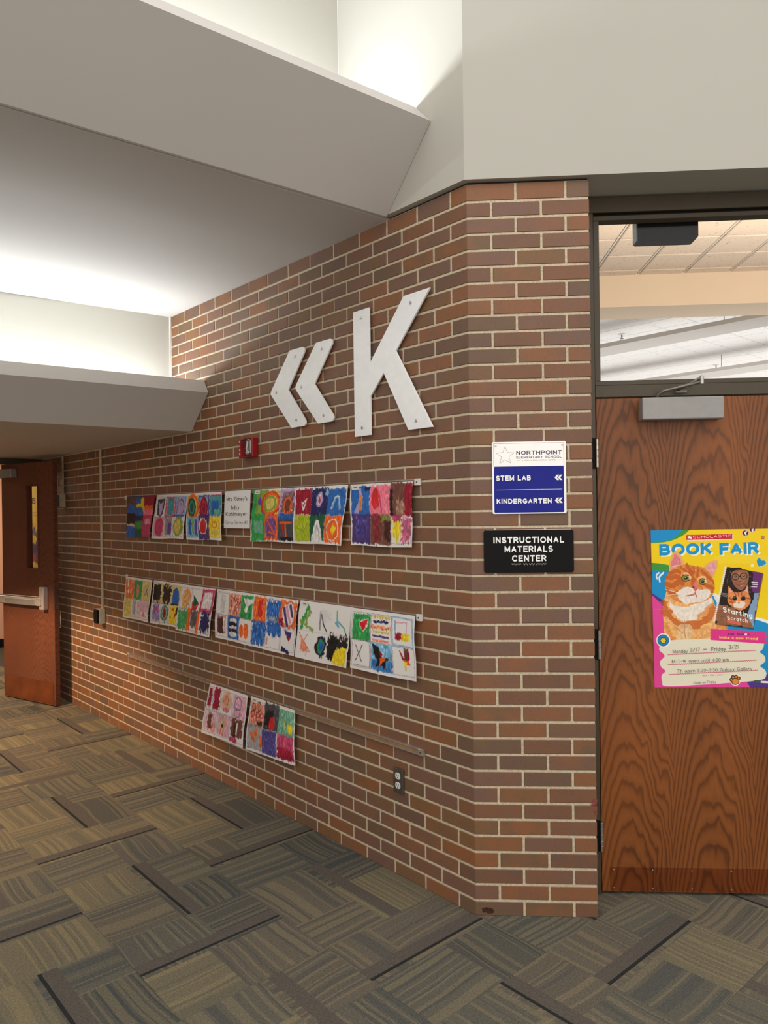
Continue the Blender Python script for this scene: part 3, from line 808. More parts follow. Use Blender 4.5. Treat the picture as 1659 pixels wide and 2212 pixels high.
# fire alarm
fa = root('fire_alarm', ROT_L, 1.688, 0.0, 1.986, 'red fire alarm strobe box with clear lens on the brick wall', 'alarm')
box('alarm_body', (-.074, 0.001, 0.0), (.074, 0.042, 0.110), M['red'], fa, 0.004, 2)
for i in range(9):
    box('grille_slot', (-.004, .0415, .012 + i * .0105), (.040, .0432, .0168 + i * .0105), M['dark'], fa)
prism('strobe_reflector', rrect(-.066, .012, -.016, .100, .010), 'y', 0.0415, 0.047, M['chrome'], fa, 0.002)
prism('strobe_lens', rrect(-.072, .004, -.008, .107, .014), 'y', 0.0415, 0.064, M['clear'], fa, 0.006, 2)
tube('flash_tube', [(-.040, .050, .03), (-.034, .055, .045), (-.046, .055, .07), (-.040, .050, .085)], .005, M['white'], fa)
box('lens_prism', (-.060, .048, .018), (-.024, .056, .030), M['white'], fa, .003)
for i, ch in enumerate('FIRE'):
    text(fa, ch, .064, .084 - i * .023, .003 if ch == 'I' else .012, .0428, M['letter'], .015, .03)

# outlet
ol = root('wall_outlet', ROT_L, 0.452, 0.0, 0.383, 'steel duplex outlet cover low on the brick wall', 'outlet')
box('cover_plate', (-.032, .0005, 0), (.032, .0125, .111), M['steel'], ol, 0.003, 2)
for zc in (.077, .034):
    rc = prism('receptacle', rrect(-.0165, zc - .0145, .0165, zc + .0145, .0125), 'y', .012, .0145, M['white'], ol, 0.0006)
    for sx in (-.0065, .0065): box('slot', (sx - .0012, .0143, zc - .001), (sx + .0012, .0150, zc + .008), M['black'], rc)
    prism('ground_hole', circle(0, zc - .0075, .0025, 10), 'y', .0143, .0150, M['black'], rc)

# two conduits with boxes
def conduit(s, z0, s0, s1, dbox, label, dome):
    r = root('cable_conduit', ROT_L, s, 0.0, z0, label, 'conduit')
    box('raceway', (-.012, .0005, .1), (.012, .014, 2.198 - z0), M['beige'], r, 0.002)
    box('junction_box', (s0, .0005, 0), (s1, dbox, .118), M['beige'], r, 0.003)
    if dome:
        prism('sensor_cover', rrect(s0 + .006, .006, s1 - .006, .112, .02), 'y', dbox, dbox + .03, M['bluegrey'], r, 0.008, 2)
    else:
        prism('reader_face', rrect(s0 + .004, .004, s1 - .004, .114, .008), 'y', dbox, dbox + .018, M['black'], r, 0.003)
        text(r, 'o', s0 + .03, .018, .006, dbox + .0184, M['red'], .006)
conduit(3.975, 0.790, -.04, .04, .05, 'beige wall raceway ending in a black card reader', False)
conduit(4.87, 1.735, -.05, .05, .055, 'short beige raceway with a clear covered sensor by the open door', True)

# display rails
def rail(z, label, cork):
    s0, s1 = 0.317, 3.45
    r = root('display_rail', ROT_L, s0, 0.0, z, label, 'rail', 'display rails on the brick wall')
    L = s1 - s0
    bm = bmesh.new()
    add_prism(bm, [(0.0005, 0), (.014, 0), (.014, .006), (.010, .008), (.010, .020), (.014, .022), (.014, .028), (.0005, .028)], 'x', 0, L)
    bobj('rail_profile', bm, M['rail'], r)
    box('cork_strip', (0.002, .0098, .008), (L - .002, .0125, .020), M['cork'], r)
    for s in (-.033, L):
        c = box('end_cap', (s, .0005, -.001), (s + .033, .0155, .029), M['white'] if not cork else M['rail'], r, 0.002)
        prism('screw', circle(s + .0165, .014, .004, 10), 'y', .0155, .0168, M['steel'], c)
    return r
rail(1.778, 'upper display rail holding the topmost row of paintings', False)
rail(1.181, 'middle display rail holding the long row of drawings', False)
rail(0.588, 'lowest display rail with only two sheets hung from it', True)

# ------------------------------------------------------------------ raster painting for flat prints
class Canvas:
    def __init__(self, w, h, base):
        self.w, self.h = w, h
        self.a = np.empty((h, w, 3)); self.a[:] = np.array(base, float)
        self.X, self.Y = np.meshgrid((np.arange(w) + .5) / w, (np.arange(h) + .5) / h)
        self.n1 = self.noise(24, 24); self.n2 = self.noise(24, 24); self.nf = self.noise(90, 20); self.nh = self.noise(20, 90)
        self.ng = self.noise(70, 70)
    def noise(self, fx, fy):
        g = rng.random((fy + 2, fx + 2))
        x = self.X * fx; y = self.Y * fy; i = x.astype(int); j = y.astype(int); u = x - i; v = y - j
        u = u * u * (3 - 2 * u); v = v * v * (3 - 2 * v)
        return (g[j, i] * (1 - u) + g[j, i + 1] * u) * (1 - v) + (g[j + 1, i] * (1 - u) + g[j + 1, i + 1] * u) * v
    def put(self, mask, col, alpha=1.0, tex=0.0, brush=None):
        m = (mask * alpha)[..., None]
        c = np.array(col, float)
        if tex:
            b = ((self.ng if self.soft else self.nf) if brush is None else brush)
            c = c[None, None, :] * (1 + tex * (b[..., None] - .5) * 2)
            w = np.clip((b - .72) * 4, 0, 1)[..., None] * tex
            c = c * (1 - w) + 245 * w
        self.a = self.a * (1 - m) + np.clip(c, 0, 255) * m
    def box(self, tr):
        if tr is None: return self.X, self.Y
        x0, y0, x1, y1 = tr
        return (self.X - x0) / (x1 - x0), (self.Y - y0) / (y1 - y0)
    soft = False
    def warp(self, X, Y, r):
        if self.soft: return X + (self.ng - .5) * r * .6 + (self.n1 - .5) * r * .5, Y + (self.nh - .5) * r * .4 + (self.n2 - .5) * r * .5
        return X + (self.n1 - .5) * r + (self.nf - .5) * r * .6, Y + (self.n2 - .5) * r + (self.nf - .5) * r * 1.4
    def R(self, tr, col, x0, y0, x1, y1, rag=.08, tex=.16, alpha=.95):
        rag = min(rag, .45 * min(abs(x1 - x0), abs(y1 - y0)))
        X, Y = self.warp(*self.box(tr), rag)
        self.put(((X > x0) & (X < x1) & (Y > y0) & (Y < y1)).astype(float), col, alpha, tex)
    def E(self, tr, col, cx, cy, rx, ry, rag=.07, tex=.14, alpha=.95):
        rag = min(rag, .35 * min(rx, ry))
        X, Y = self.warp(*self.box(tr), rag)
        self.put((((X - cx) / rx) ** 2 + ((Y - cy) / ry) ** 2 < 1).astype(float), col, alpha, tex)
    def O(self, tr, col, cx, cy, rx, ry, w=.12, rag=.05):
        X, Y = self.warp(*self.box(tr), rag)
        q = np.sqrt(((X - cx) / rx) ** 2 + ((Y - cy) / ry) ** 2)
        self.put((np.abs(q - 1) < w).astype(float), col, .92, .1)
    def P(self, tr, col, pts, rag=0.0, tex=0.0, alpha=1.0, brush=None):
        X, Y = self.box(tr)
        if rag: X, Y = self.warp(X, Y, rag)
        m = np.zeros(X.shape, bool); n = len(pts)
        for i in range(n):
            (xa, ya), (xb, yb) = pts[i], pts[(i + 1) % n]
            if ya == yb: continue
            c = ((ya > Y) != (yb > Y)) & (X < (xb - xa) * (Y - ya) / (yb - ya) + xa)
            m ^= c
        self.put(m.astype(float), col, alpha, tex, brush)
    def Ln(self, tr, col, w, pts, rag=.0, alpha=.95):
        X, Y = self.box(tr)
        if rag: X, Y = self.warp(X, Y, rag)
        best = np.full(X.shape, 9.0)
        for (xa, ya), (xb, yb) in zip(pts, pts[1:]):
            dx, dy = xb - xa, yb - ya; q = dx * dx + dy * dy + 1e-9
            t = np.clip(((X - xa) * dx + (Y - ya) * dy) / q, 0, 1)
            best = np.minimum(best, np.hypot(X - xa - t * dx, Y - ya - t * dy))
        self.put((best < w).astype(float), col, alpha)
    def tri_text(self, s, x, y, width, height, col, bold=.03, dx=0, dy=0, rot=0.0):
        """rasterise lettering: x,y = start of the base line, in unit coordinates"""
        V, T = text_mesh(s, bold); cap = 1.0
        px = V[:, 0] / V[:, 0].max() * width; py = V[:, 1] / cap * height
        PX = (x + dx + px) * self.w; PY = (y + dy - py - rot * px) * self.h
        m = np.zeros((self.h, self.w), bool)
        for t in T:
            ax, bx_, cx = PX[t]; ay, by, cy = PY[t]
            i0, i1 = max(0, int(min(ax, bx_, cx))), min(self.w, int(max(ax, bx_, cx)) + 2)
            j0, j1 = max(0, int(min(ay, by, cy))), min(self.h, int(max(ay, by, cy)) + 2)
            if i0 >= i1 or j0 >= j1: continue
            gx, gy = np.meshgrid(np.arange(i0, i1) + .5, np.arange(j0, j1) + .5)
            s1 = (bx_ - ax) * (gy - ay) - (by - ay) * (gx - ax)
            s2 = (cx - bx_) * (gy - by) - (cy - by) * (gx - bx_)
            s3 = (ax - cx) * (gy - cy) - (ay - cy) * (gx - cx)
            m[j0:j1, i0:i1] |= ((s1 >= 0) & (s2 >= 0) & (s3 >= 0)) | ((s1 <= 0) & (s2 <= 0) & (s3 <= 0))
        self.put(m.astype(float), col)
    def half(self):
        a = self.a
        return (a[0::2, 0::2] + a[1::2, 0::2] + a[0::2, 1::2] + a[1::2, 1::2]) / 4

def print_sheet(name, rgb, pos, mat, parent=None):
    """grid mesh whose vertices carry the ink colours; pos(u, v) -> (x, y, z) arrays, u to the reader's far side, v down"""
    h, w = rgb.shape[:2]
    u, v = np.meshgrid(np.linspace(0, 1, w + 1), np.linspace(0, 1, h + 1))
    x, y, z = pos(u, v)
    co = np.stack([x, y, z], -1).reshape(-1, 3).astype(np.float32)
    me = bpy.data.meshes.new(name)
    idx = np.arange((h + 1) * (w + 1)).reshape(h + 1, w + 1)
    q = np.stack([idx[:-1, :-1], idx[1:, :-1], idx[1:, 1:], idx[:-1, 1:]], -1).reshape(-1, 4)
    me.vertices.add(len(co)); me.vertices.foreach_set('co', co.ravel())
    me.loops.add(q.size); me.loops.foreach_set('vertex_index', q.ravel().astype(np.int32))
    me.polygons.add(len(q)); me.polygons.foreach_set('loop_start', (np.arange(len(q)) * 4).astype(np.int32))
    me.polygons.foreach_set('loop_total', np.full(len(q), 4, np.int32))
    me.update(calc_edges=True); me.validate()
    c = np.clip(rgb, 0, 255) / 255; c = np.where(c <= .04045, c / 12.92, ((c + .055) / 1.055) ** 2.4)
    c = np.concatenate([c, np.ones((h, w, 1))], -1).reshape(-1, 1, 4).repeat(4, 1)
    at = me.color_attributes.new('ink', 'FLOAT_COLOR', 'CORNER'); at.data.foreach_set('color', c.astype(np.float32).ravel())
    me.materials.append(mat)
    me.polygons.foreach_set('use_smooth', np.ones(len(q), bool))
    o = link(bpy.data.objects.new(name, me), parent)
    return o

K_ = dict(w=(232, 228, 224), k=(24, 22, 24), g=(40, 150, 70), G=(20, 84, 54), r=(206, 36, 40), R=(150, 16, 42), o=(240, 98, 34), O=(222, 132, 60),
          y=(238, 208, 40), Y=(214, 192, 96), b=(34, 96, 176), B=(24, 30, 84), t=(60, 150, 160), p=(98, 70, 160), P=(70, 48, 112), m=(190, 60, 100),
          n=(110, 62, 50), N=(70, 36, 32), l=(184, 164, 204), f=(222, 150, 172), F=(240, 120, 140), a=(140, 138, 140), v=(130, 160, 60), L=(172, 186, 30),
          s=(226, 138, 112), e=(214, 178, 150), d=(66, 66, 72), x=(110, 170, 140), c=(120, 180, 210), i=(74, 66, 140))
CELLX = ((.025, .335), (.345, .655), (.665, .975)); CELLY = ((.055, .50), (.51, .945))
# every cell: list of (kind, colour, numbers...)
ART = {
 'S1': [[('R','n',0,0,1,.4),('E','b',.5,.62,.55,.35),('R','k',0,.8,1,1.05)], [('R','b',0,0,.75,.3),('R','y',.55,0,1.05,.75),('R','y',0,.3,.7,.5),('E','b',.4,.75,.5,.3)], [('R','R',-.1,-.1,1.1,.4),('R','o',0,.4,1,.6),('R','F',-.1,.6,1.1,1.1)],
        [('R','k',0,-.1,1,.35),('R','e',0,.36,1,.5),('E','b',.5,.85,.6,.35),('R','b',-.1,.7,1.1,1.1)], [('R','B',-.1,-.1,1.1,.2),('R','g',-.1,.2,1.1,.65),('R','G',-.1,.65,1.1,1.15)], [('R','m',-.1,-.1,1.1,1.1),('R','f',.2,.1,.9,.4)]],
 'S2': [[('P','d',((.1,.1),(.9,.05),(.75,.9),(.5,1),(.2,.9))),('P','l',((.25,.25),(.5,.35),(.78,.12),(.66,.8),(.45,.95)))], [('R','m',-.05,0,1.05,1.05),('R','f',.06,.06,.95,.95),('R','t',.18,.05,.85,.9)], [('R','c',0,0,1,1),('E','l',.5,.6,.45,.6),('O','P',.5,.65,.32,.5,.06),('O','a',.5,.7,.18,.35,.08),('R','b',0,.92,1,1)],
        [('R','f',.05,0,1,1),('E','m',.55,.5,.4,.48)], [('R','a',.1,.05,.85,.95),('R','p',.45,.3,.85,.9)], [('E','v',.5,.5,.48,.5),('E','Y',.45,.5,.3,.4)]],
 'S3': [[('R','Y',0,0,1,1),('O','o',.5,.5,.46,.5,.2),('E','G',.4,.55,.36,.45),('O','t',.4,.55,.2,.28,.2)], [('R','i',0,0,1,1),('R','c',.08,.06,.9,.94),('E','R',.5,.62,.36,.55),('O','m',.5,.62,.2,.32,.15)], [('R','t',0,.08,1,1),('R','b',.2,.3,.8,.95),('R','m',.1,0,1,.08),('R','x',.4,.7,.9,.95)],
        [('R','c',0,0,1,1),('R','b',.15,.1,.4,.9),('R','v',.45,.1,.6,.8),('R','p',.7,.1,.9,.9)], [('R','P',0,-.1,1.05,1.1),('E','w',.45,.45,.4,.4),('E','r',.45,.45,.3,.36)], [('R','y',0,.02,1.02,1),('O','O',.5,.4,.22,.15,.2),('R','Y',.2,.65,.9,.9)]],
 'S4': [[('R','g',-.1,-.1,.4,1.1),('R','v',.2,-.1,1.1,1.1),('E','p',.45,.38,.14,.18),('E','p',.8,.75,.15,.18)], [('R','Y',-.05,-.05,1.05,1.05),('O','o',.3,.5,.6,.42,.14),('O','r',.3,.5,.72,.5,.06),('O','v',.25,.5,.42,.3,.16)], [('R','l',-.05,-.1,1.1,1.1),('R','n',.1,.05,.95,.9,.2,.3,.7),('E','o',.55,.6,.32,.38),('E','n',.55,.6,.2,.26)],
        [('R','g',0,-.1,1.1,1.1),('R','x',.2,.2,.85,.75)], [('R','o',0,-.05,1.05,1.05),('R','p',.12,.08,.85,.88,.2,.3,.85),('Ln','o',.04,((.2,.2),(.8,.8),(.3,.7)))], [('R','d',0,-.1,1.1,1.05),('R','b',0,-.1,1.1,.15),('Ln','o',.05,((.15,.3),(.9,.28))),('Ln','o',.05,((.5,.3),(.55,.85))),('Ln','r',.04,((.3,.35),(.4,.8))),('R','k',.2,.9,1.1,1.05)]],
 'S5': [[('R','R',0,-.05,1.02,.95),('P','w',((.35,.4),(.5,.5),(.72,.32),(.65,.6),(.5,.85),(.42,.65))),('P','R',((.42,.5),(.5,.58),(.62,.45),(.52,.7)))], [('R','B',0,-.05,1.05,1.02),('R','c',.85,.02,1.05,.3),('E','l',.5,.42,.22,.3),('E','w',.5,.42,.12,.2),('E','m',.5,.42,.08,.14)], [('R','b',0,0,1.02,1),('Ln','c',.05,((.3,.75),(.45,.3),(.62,.3),(.75,.75)),.05),('Ln','w',.02,((.25,.75),(.4,.3),(.65,.28),(.8,.75)))],
        [('R','L',0,-.05,1.02,1.02),('Ln','v',.02,((.1,.5),(.6,.6),(.9,.3))),('Ln','v',.02,((.6,.1),(.5,.9)))], [('R','G',0,-.05,1.0,1.02),('P','w',((.05,1.05),(.3,.4),(.45,.15),(.62,.2),(.8,.6),(.9,1.05))),('Ln','a',.015,((.4,.9),(.5,.35),(.62,.6),(.7,.95)))], [('R','o',0,0,1.0,1.05),('O','w',.5,.55,.35,.42,.06),('P','y',((.5,.3),(.72,.5),(.55,.75),(.42,.55)))]],
 'S6': [[('R','b',0,-.05,1.02,1.05),('Ln','l',.09,((.45,.1),(.6,.4),(.3,.9)),.1),('E','O',.55,.55,.1,.3),('R','B',.75,-.05,1,.15)], [('R','F',0,-.05,1.05,1.05),('E','r',.28,.42,.2,.38),('Ln','m',.03,((.5,.3),(.6,.9)))], [('R','n',0,-.1,1,1.05),('R','k',-.02,.1,.12,1),('R','e',.3,.5,.75,1.05,.2,.3,.5),('R','R',.72,-.05,1.1,1.05)],
        [('R','P',0,-.05,1.02,1.05),('R','i',.2,.1,.8,.8,.2,.35,.7)], [('R','n',0,-.05,1.0,1.05),('R','R',.1,0,.45,.9,.2,.3,.5),('R','v',.5,-.02,1,.25,.2,.3,.6),('R','N',.7,.2,1,.9)], [('R','m',.05,-.02,.5,.18,.2),('R','y',.08,.2,.48,.75),('P','y',((.2,.7),(.42,.7),(.35,1),(.3,1))),('R','m',.52,.1,.98,1,.2,.4,.75)]],
 'T1': [[('R','o',0,0,1,1.02,.1,.5,.85),('R','w',.2,.05,.35,.4,.2),('R','w',.3,.55,.42,.75,.2),('R','w',.6,.5,.72,.72,.2)], [('R','g',0,0,1,1),('E','s',.5,.55,.18,.38)], [('R','Y',0,0,1,1,.03,.2,.8),('Ln','p',.03,((.35,.2),(.75,.75))),('Ln','p',.03,((.75,.2),(.35,.8)))],
        [('R','Y',.0,-.02,.85,1.05,.06,.2,.9)], [('R','a',0,0,.45,.9,.2,.4,.5),('Ln','b',.03,((.3,.2),(.25,.8))),('R','f',.6,.05,.95,.85,.2,.4,.6)], [('R','f',0,.05,1,.6,.1,.3,.6),('P','F',((.2,.9),(.5,.55),(.8,.9)))]],
 'T2': [[('R','Y',0,0,1,1,.04,.1,.7),('R','k',.05,.08,.85,.92,.2)], [('R','Y',0,0,1,1,.04,.1,.7),('R','k',.08,.05,.92,.98,.25)], [('R','Y',0,0,1,1,.04,.1,.8),('P','b',((.15,.98),(.15,.25),(.45,.08),(.8,.3),(.95,.98))),('R','k',.1,.93,.95,1)],
        [('R','p',.15,.02,.9,.95,.2,.5,.6),('R','m',.2,.15,.85,.5,.2,.5,.5)], [('E','x',.5,.5,.5,.48,.12,.4,.8),('O','d',.5,.5,.38,.36,.08),('E','R',.5,.48,.2,.25)], [('R','y',.1,0,1.05,.98,.1),('R','r',.35,.15,.55,.3,.3),('R','r',.65,.4,.85,.6,.3),('R','k',.8,.1,1,.5,.3),('R','k',.2,.6,.35,.75,.2)]],
 'T3': [[('E','O',.55,.5,.42,.48,.1,.25,.75),('R','Y',.3,.3,.7,1,.2,.3,.5)], [('P','r',((.15,.6),(.85,.65),(.7,1.0),(.3,1.0))),('P','w',((.3,.55),(.85,.6),(.5,.88))),('P','G',((.2,.3),(.8,.65),(.5,.85),(.32,.7)))], [('R','m',-.05,-.05,1.05,1.05,.06),('R','w',.12,.12,.88,.85,.08)],
        [('R','g',.05,.05,.95,1,.2,.25,.85)], [('R','o',-.1,-.1,.25,1.05,.06),('R','d',.3,.0,.95,.85,.2,.35,.85)], [('R','o',-.15,0,.1,1.1,.06),('R','B',.25,.0,.95,.92,.25,.3,.95)]],
 'T4': [[('R','a',.3,.1,.7,.9,.3,.6,.3)], [('R','s',0,0,1,1,.06,.6,.9),('Ln','R',.02,((.1,.1),(.9,.4),(.4,.9),(.8,.2)))], [('R','g',0,0,1,1,.05,.3),('P','w',((.15,.15),(.85,.1),(.9,.3),(.6,.4),(.5,.75),(.3,.7),(.35,.35)))],
        [('R','R',.1,.05,.8,.85,.05,.1,.6),('R','w',.18,.1,.75,.8),('R','N',.15,.12,.6,.85)], [('R','b',0,-.05,1.05,1.02,.05,.25),('E','w',.5,.18,.34,.12),('E','k',.5,.36,.4,.14),('E','w',.5,.48,.34,.09),('E','k',.5,.65,.4,.12),('E','w',.5,.8,.36,.13)], [('E','o',.22,.55,.16,.32),('E','o',.6,.52,.2,.36)]],
 'T5': [[('R','o',0,-.05,.98,1.02,.1,.4),('R','r',.4,.1,.7,.85,.3,.3)], [('R','b',.05,.02,1,1.0,.15,.4),('R','e',.1,.72,.8,1.0,.15,.2,.6),('R','w',.1,.9,.7,1.05)], [('R','o',-.1,-.05,1.05,1.05,.15,.3,.9),('E','w',.5,.5,.42,.46),('Ln','P',.08,((.2,.3),(.45,.95))),('Ln','f',.07,((.35,.2),(.65,.8))),('Ln','P',.07,((.6,.15),(.8,.55))),('R','R',-.1,.7,.15,1.05)],
        [('R','b',-.05,-.02,1.02,1.02,.15,.45)], [('R','b',.05,-.1,1.05,.45,.15,.4),('R','s',.05,.55,.2,.9,.3,.4,.7)], [('P','P',((.2,.1),(.8,.2),(.7,.5),(.35,.3))),('P','R',((.4,.35),(.75,.45),(.6,.6))),('P','B',((.1,.8),(.7,1),(.65,1.15),(.1,1.0)))]],
 'T6': [[('Ln','v',.07,((.5,.1),(.7,.3),(.45,.5),(.5,.85)),.1),('Ln','g',.08,((.55,.1),(.3,.5),(.15,.95)),.1),('Ln','v',.05,((.15,.7),(.9,.95)),.1)], [('Ln','d',.022,((.3,.2),(.3,.9)),.02),('Ln','k',.03,((.35,.3),(.55,.75),(.7,.9)),.03)], [('Ln','x',.035,((.25,.1),(.3,.45),(.75,.7),(.9,1)),.02),('P','c',((.15,.5),(.35,.4),(.45,.7),(.25,.65)),.05)],
        [('P','s',((.1,.2),(.6,.5),(.7,.9),(.2,.75)),.25),('Ln','o',.02,((.05,.1),(.85,.8))),('Ln','O',.02,((.6,.1),(.3,.55)))], [('E','k',.42,.5,.32,.42,.1),('E','b',.42,.5,.2,.3),('O','g',.42,.5,.14,.22,.2),('R','k',.8,.1,1.1,.9,.25)], [('R','k',-.1,.0,1,.5,.35),('P','k',((-.1,.1),(.4,.1),(.2,1),(-.1,1)),.15),('P','y',((.15,.85),(.3,.55),(.7,.35),(.98,.42),(.95,1.08),(.1,1.05)),.06)]],
 'T7': [[('R','g',.05,.05,1.0,1.02,.08,.25),('P','w',((.35,.25),(.55,.3),(.85,.18),(.88,.4),(.65,.72),(.4,.45))),('P','r',((.38,.28),(.56,.35),(.82,.22),(.84,.4),(.64,.68),(.44,.45)))], [('R','Y',.05,.03,.95,.13,.12),('R','B',.1,.2,.85,.3,.15),('R','o',0,.4,1,.52,.3,.5,.7),('R','Y',.1,.58,.95,.66,.2),('R','P',.1,.74,.9,.82,.2),('R','s',.1,.88,.9,.96,.3)], [('Ln','c',.02,((0,0),(.95,.05),(1,1.0),(.05,.95),(0,0))),('Ln','b',.015,((.15,.1),(.18,.6))),('Ln','f',.02,((.15,.2),(.7,.15),(.7,.6))),('R','R',.18,.55,.48,.78,.06),('R','y',.48,.55,.85,.78,.06)],
        [('Ln','d',.018,((.2,.2),(.55,.8))),('Ln','d',.018,((.6,.15),(.2,.8))),('Ln','a',.012,((0,0),(.95,0),(.98,.95),(.1,.95)))], [('R','c',0,.0,1,1,.06,.3),('R','b',.05,.6,1,1,.1,.3,.7),('P','k',((.1,.05),(.35,.1),(.5,.5),(.85,.45),(.7,.65),(.65,.9),(.5,.75),(.25,.92),(.3,.6),(.12,.4))),('P','o',((.45,.5),(.75,.45),(.6,.65),(.4,.8))),('P','R',((.4,.25),(.6,.4),(.45,.5)))], [('P','R',((.3,.05),(.5,.4),(.55,.05),(.75,.05),(.8,.4),(.6,.6),(.4,.4))),('P','n',((.52,.05),(.72,.08),(.7,.45),(.55,.45))),('P','o',((.45,.45),(.7,.42),(.85,.6),(.6,.6))),('P','y',((.5,.5),(.64,.5),(.6,.85),(.54,.7)))]],
 'U1': [[('R','R',.02,.08,.28,.88,.1),('R','l',.3,.1,.5,.6,.1,.3,.6),('R','R',.48,-.02,.95,.95,.15)], [('E','e',.5,.45,.45,.48,.06),('E','s',.45,.35,.28,.22,.1,.3,.8),('E','m',.5,.8,.25,.12,.1,.3,.6)], [('R','f',.05,0,1,1,.06,.3,.7),('O','P',.4,.35,.26,.28,.06),('O','P',.4,.75,.2,.18,.07),('O','P',.4,.4,.1,.06,.1)],
        [('R','f',.05,.05,.95,.95,.08,.3,.6),('R','n',.3,.1,.58,.85,.15),('R','s',.6,.5,.9,.9,.2,.4,.6)], [('R','f',.05,.02,.98,.95,.05,.25,.8),('E','e',.4,.4,.32,.32,.08),('E','N',.45,.5,.1,.08),('E','s',.4,.8,.18,.14,.1,.3,.7)], [('R','n',.1,0,.95,.8,.12),('R','N',.3,.2,.5,.95,.2),('R','w',.5,.15,.6,.7,.2),('R','m',.05,.85,.6,1.05,.15)]],
 'U2': [[('R','s',0,.05,1,1.05,.08,.35),('O','N',.2,.25,.1,.14,.15),('O','N',.6,.2,.12,.18,.15),('O','R',.2,.55,.12,.12,.2),('O','R',.55,.55,.12,.12,.2),('O','R',.85,.55,.1,.12,.2),('R','N',.55,.8,.95,1,.2)], [('R','d',0,-.08,1.05,1.02,.08,.2),('R','k',.1,.2,.7,.9,.2),('E','r',.6,.72,.22,.3)], [('R','x',0,0,1.02,1.02,.05,.25),('R','y',.35,.48,.45,.75,.05),('R','y',.62,.55,.92,.9,.05)],
        [('R','a',0,-.05,.98,1,.05,.2,.7),('P','o',((.15,.3),(.35,.35),(.55,.7),(.3,.65))),('R','o',.45,.15,.68,.45,.1),('R','o',.85,.35,1.02,.85,.12)], [('R','i',0,.02,1,1.05,.06,.3)], [('R','m',.05,0,1.02,1.02,.08,.3),('R','R',.05,.6,.9,1,.2,.3,.8)]],
}
SHEETS = {  # corners TL, TR, BR, BL in (s, z), and the label
 'S1': ([(3.400, 1.797), (2.917, 1.797), (2.994, 1.499), (3.403, 1.494)], 'painted sheet of blue, green and crimson blocks without white margins, end of the upper rail'),
 'S2': ([(2.910, 1.798), (2.446, 1.796), (2.501, 1.500), (2.997, 1.493)], 'painting sheet with a dark lavender heart, pink and olive fields'),
 'S3': ([(2.440, 1.796), (1.987, 1.796), (1.981, 1.500), (2.446, 1.497)], 'painting sheet with green oval on orange, beside the handwritten name sheet'),
 'S4': ([(1.637, 1.797), (1.214, 1.796), (1.231, 1.504), (1.683, 1.502)], 'bright painting sheet of green, yellow arcs and grey with orange lines'),
 'S5': ([(1.212, 1.796), (0.764, 1.796), (0.814, 1.501), (1.229, 1.502)], 'painting sheet with white heart on crimson and pale oval on navy'),
 'S6': ([(0.758, 1.796), (0.320, 1.796), (0.329, 1.502), (0.749, 1.503)], 'painting sheet of blue, pink, brown and violet next to the rail end cap'),
 'T1': ([(3.440, 1.198), (2.984, 1.198), (3.046, 0.895), (3.491, 0.888)], 'drawing sheet with orange hatching, green frame and purple X on yellow'),
 'T2': ([(2.979, 1.198), (2.531, 1.199), (2.619, 0.903), (3.046, 0.889)], 'drawing sheet with two black blocks on yellow'),
 'T3': ([(2.524, 1.199), (2.078, 1.199), (2.159, 0.894), (2.633, 0.888)], 'drawing sheet with tan oval and crimson framed white box'),
 'T4': ([(2.080, 1.199), (1.634, 1.200), (1.670, 0.898), (2.104, 0.898)], 'drawing sheet with white ovals on blue and two orange ovals'),
 'T5': ([(1.634, 1.200), (1.194, 1.201), (1.239, 0.898), (1.673, 0.901)], 'drawing sheet with orange and blue scribbles and a striped oval'),
 'T6': ([(1.190, 1.201), (0.755, 1.202), (0.801, 0.898), (1.235, 0.895)], 'mostly white drawing sheet with green loops and a black and yellow corner'),
 'T7': ([(0.747, 1.202), (0.309, 1.204), (0.303, 0.915), (0.759, 0.911)], 'drawing sheet with a red heart on green and a black bird on blue'),
 'U1': ([(2.168, 0.604), (1.718, 0.605), (1.768, 0.290), (2.281, 0.273)], 'pink and dark red painting sheet hung on the lowest rail'),
 'U2': ([(1.697, 0.604), (1.256, 0.606), (1.251, 0.314), (1.768, 0.282)], 'painting sheet with a red oval on black and yellow bars on green'),
}
def sheet_pos(cor, seed, lift=0.022):
    r = random.Random(seed); ph = r.uniform(0, 6); am = r.uniform(.004, .009)
    (tl, tr, br, bl) = cor
    cs, cz = (tl[0] + tr[0]) / 2, tl[1]
    def pos(u, v):
        s = (tl[0] * (1 - u) + tr[0] * u) * (1 - v) + (bl[0] * (1 - u) + br[0] * u) * v
        z = (tl[1] * (1 - u) + tr[1] * u) * (1 - v) + (bl[1] * (1 - u) + br[1] * u) * v
        s = s + .006 * np.sin(v * 6 + ph) * np.sin(v * PI) * (1 + 0 * u)
        z = z + .002 * np.sin(u * 7 + ph)  * v
        d = lift - .004 + am * v * (1 + np.sin(u * 5.5 + ph)) + .004 * np.sin(v * PI)
        return s - cs, d, z - cz
    return pos, cs, cz
def place(o, cs, cz, rot=ROT_L): o.matrix_world = Matrix.Translation(wf(rot, cs, 0, cz)) @ Matrix.Rotation(rot, 4, 'Z')
GROUPS = {'S': 'paintings on the upper rail', 'T': 'drawings on the middle rail', 'U': 'paintings on the lowest rail'}
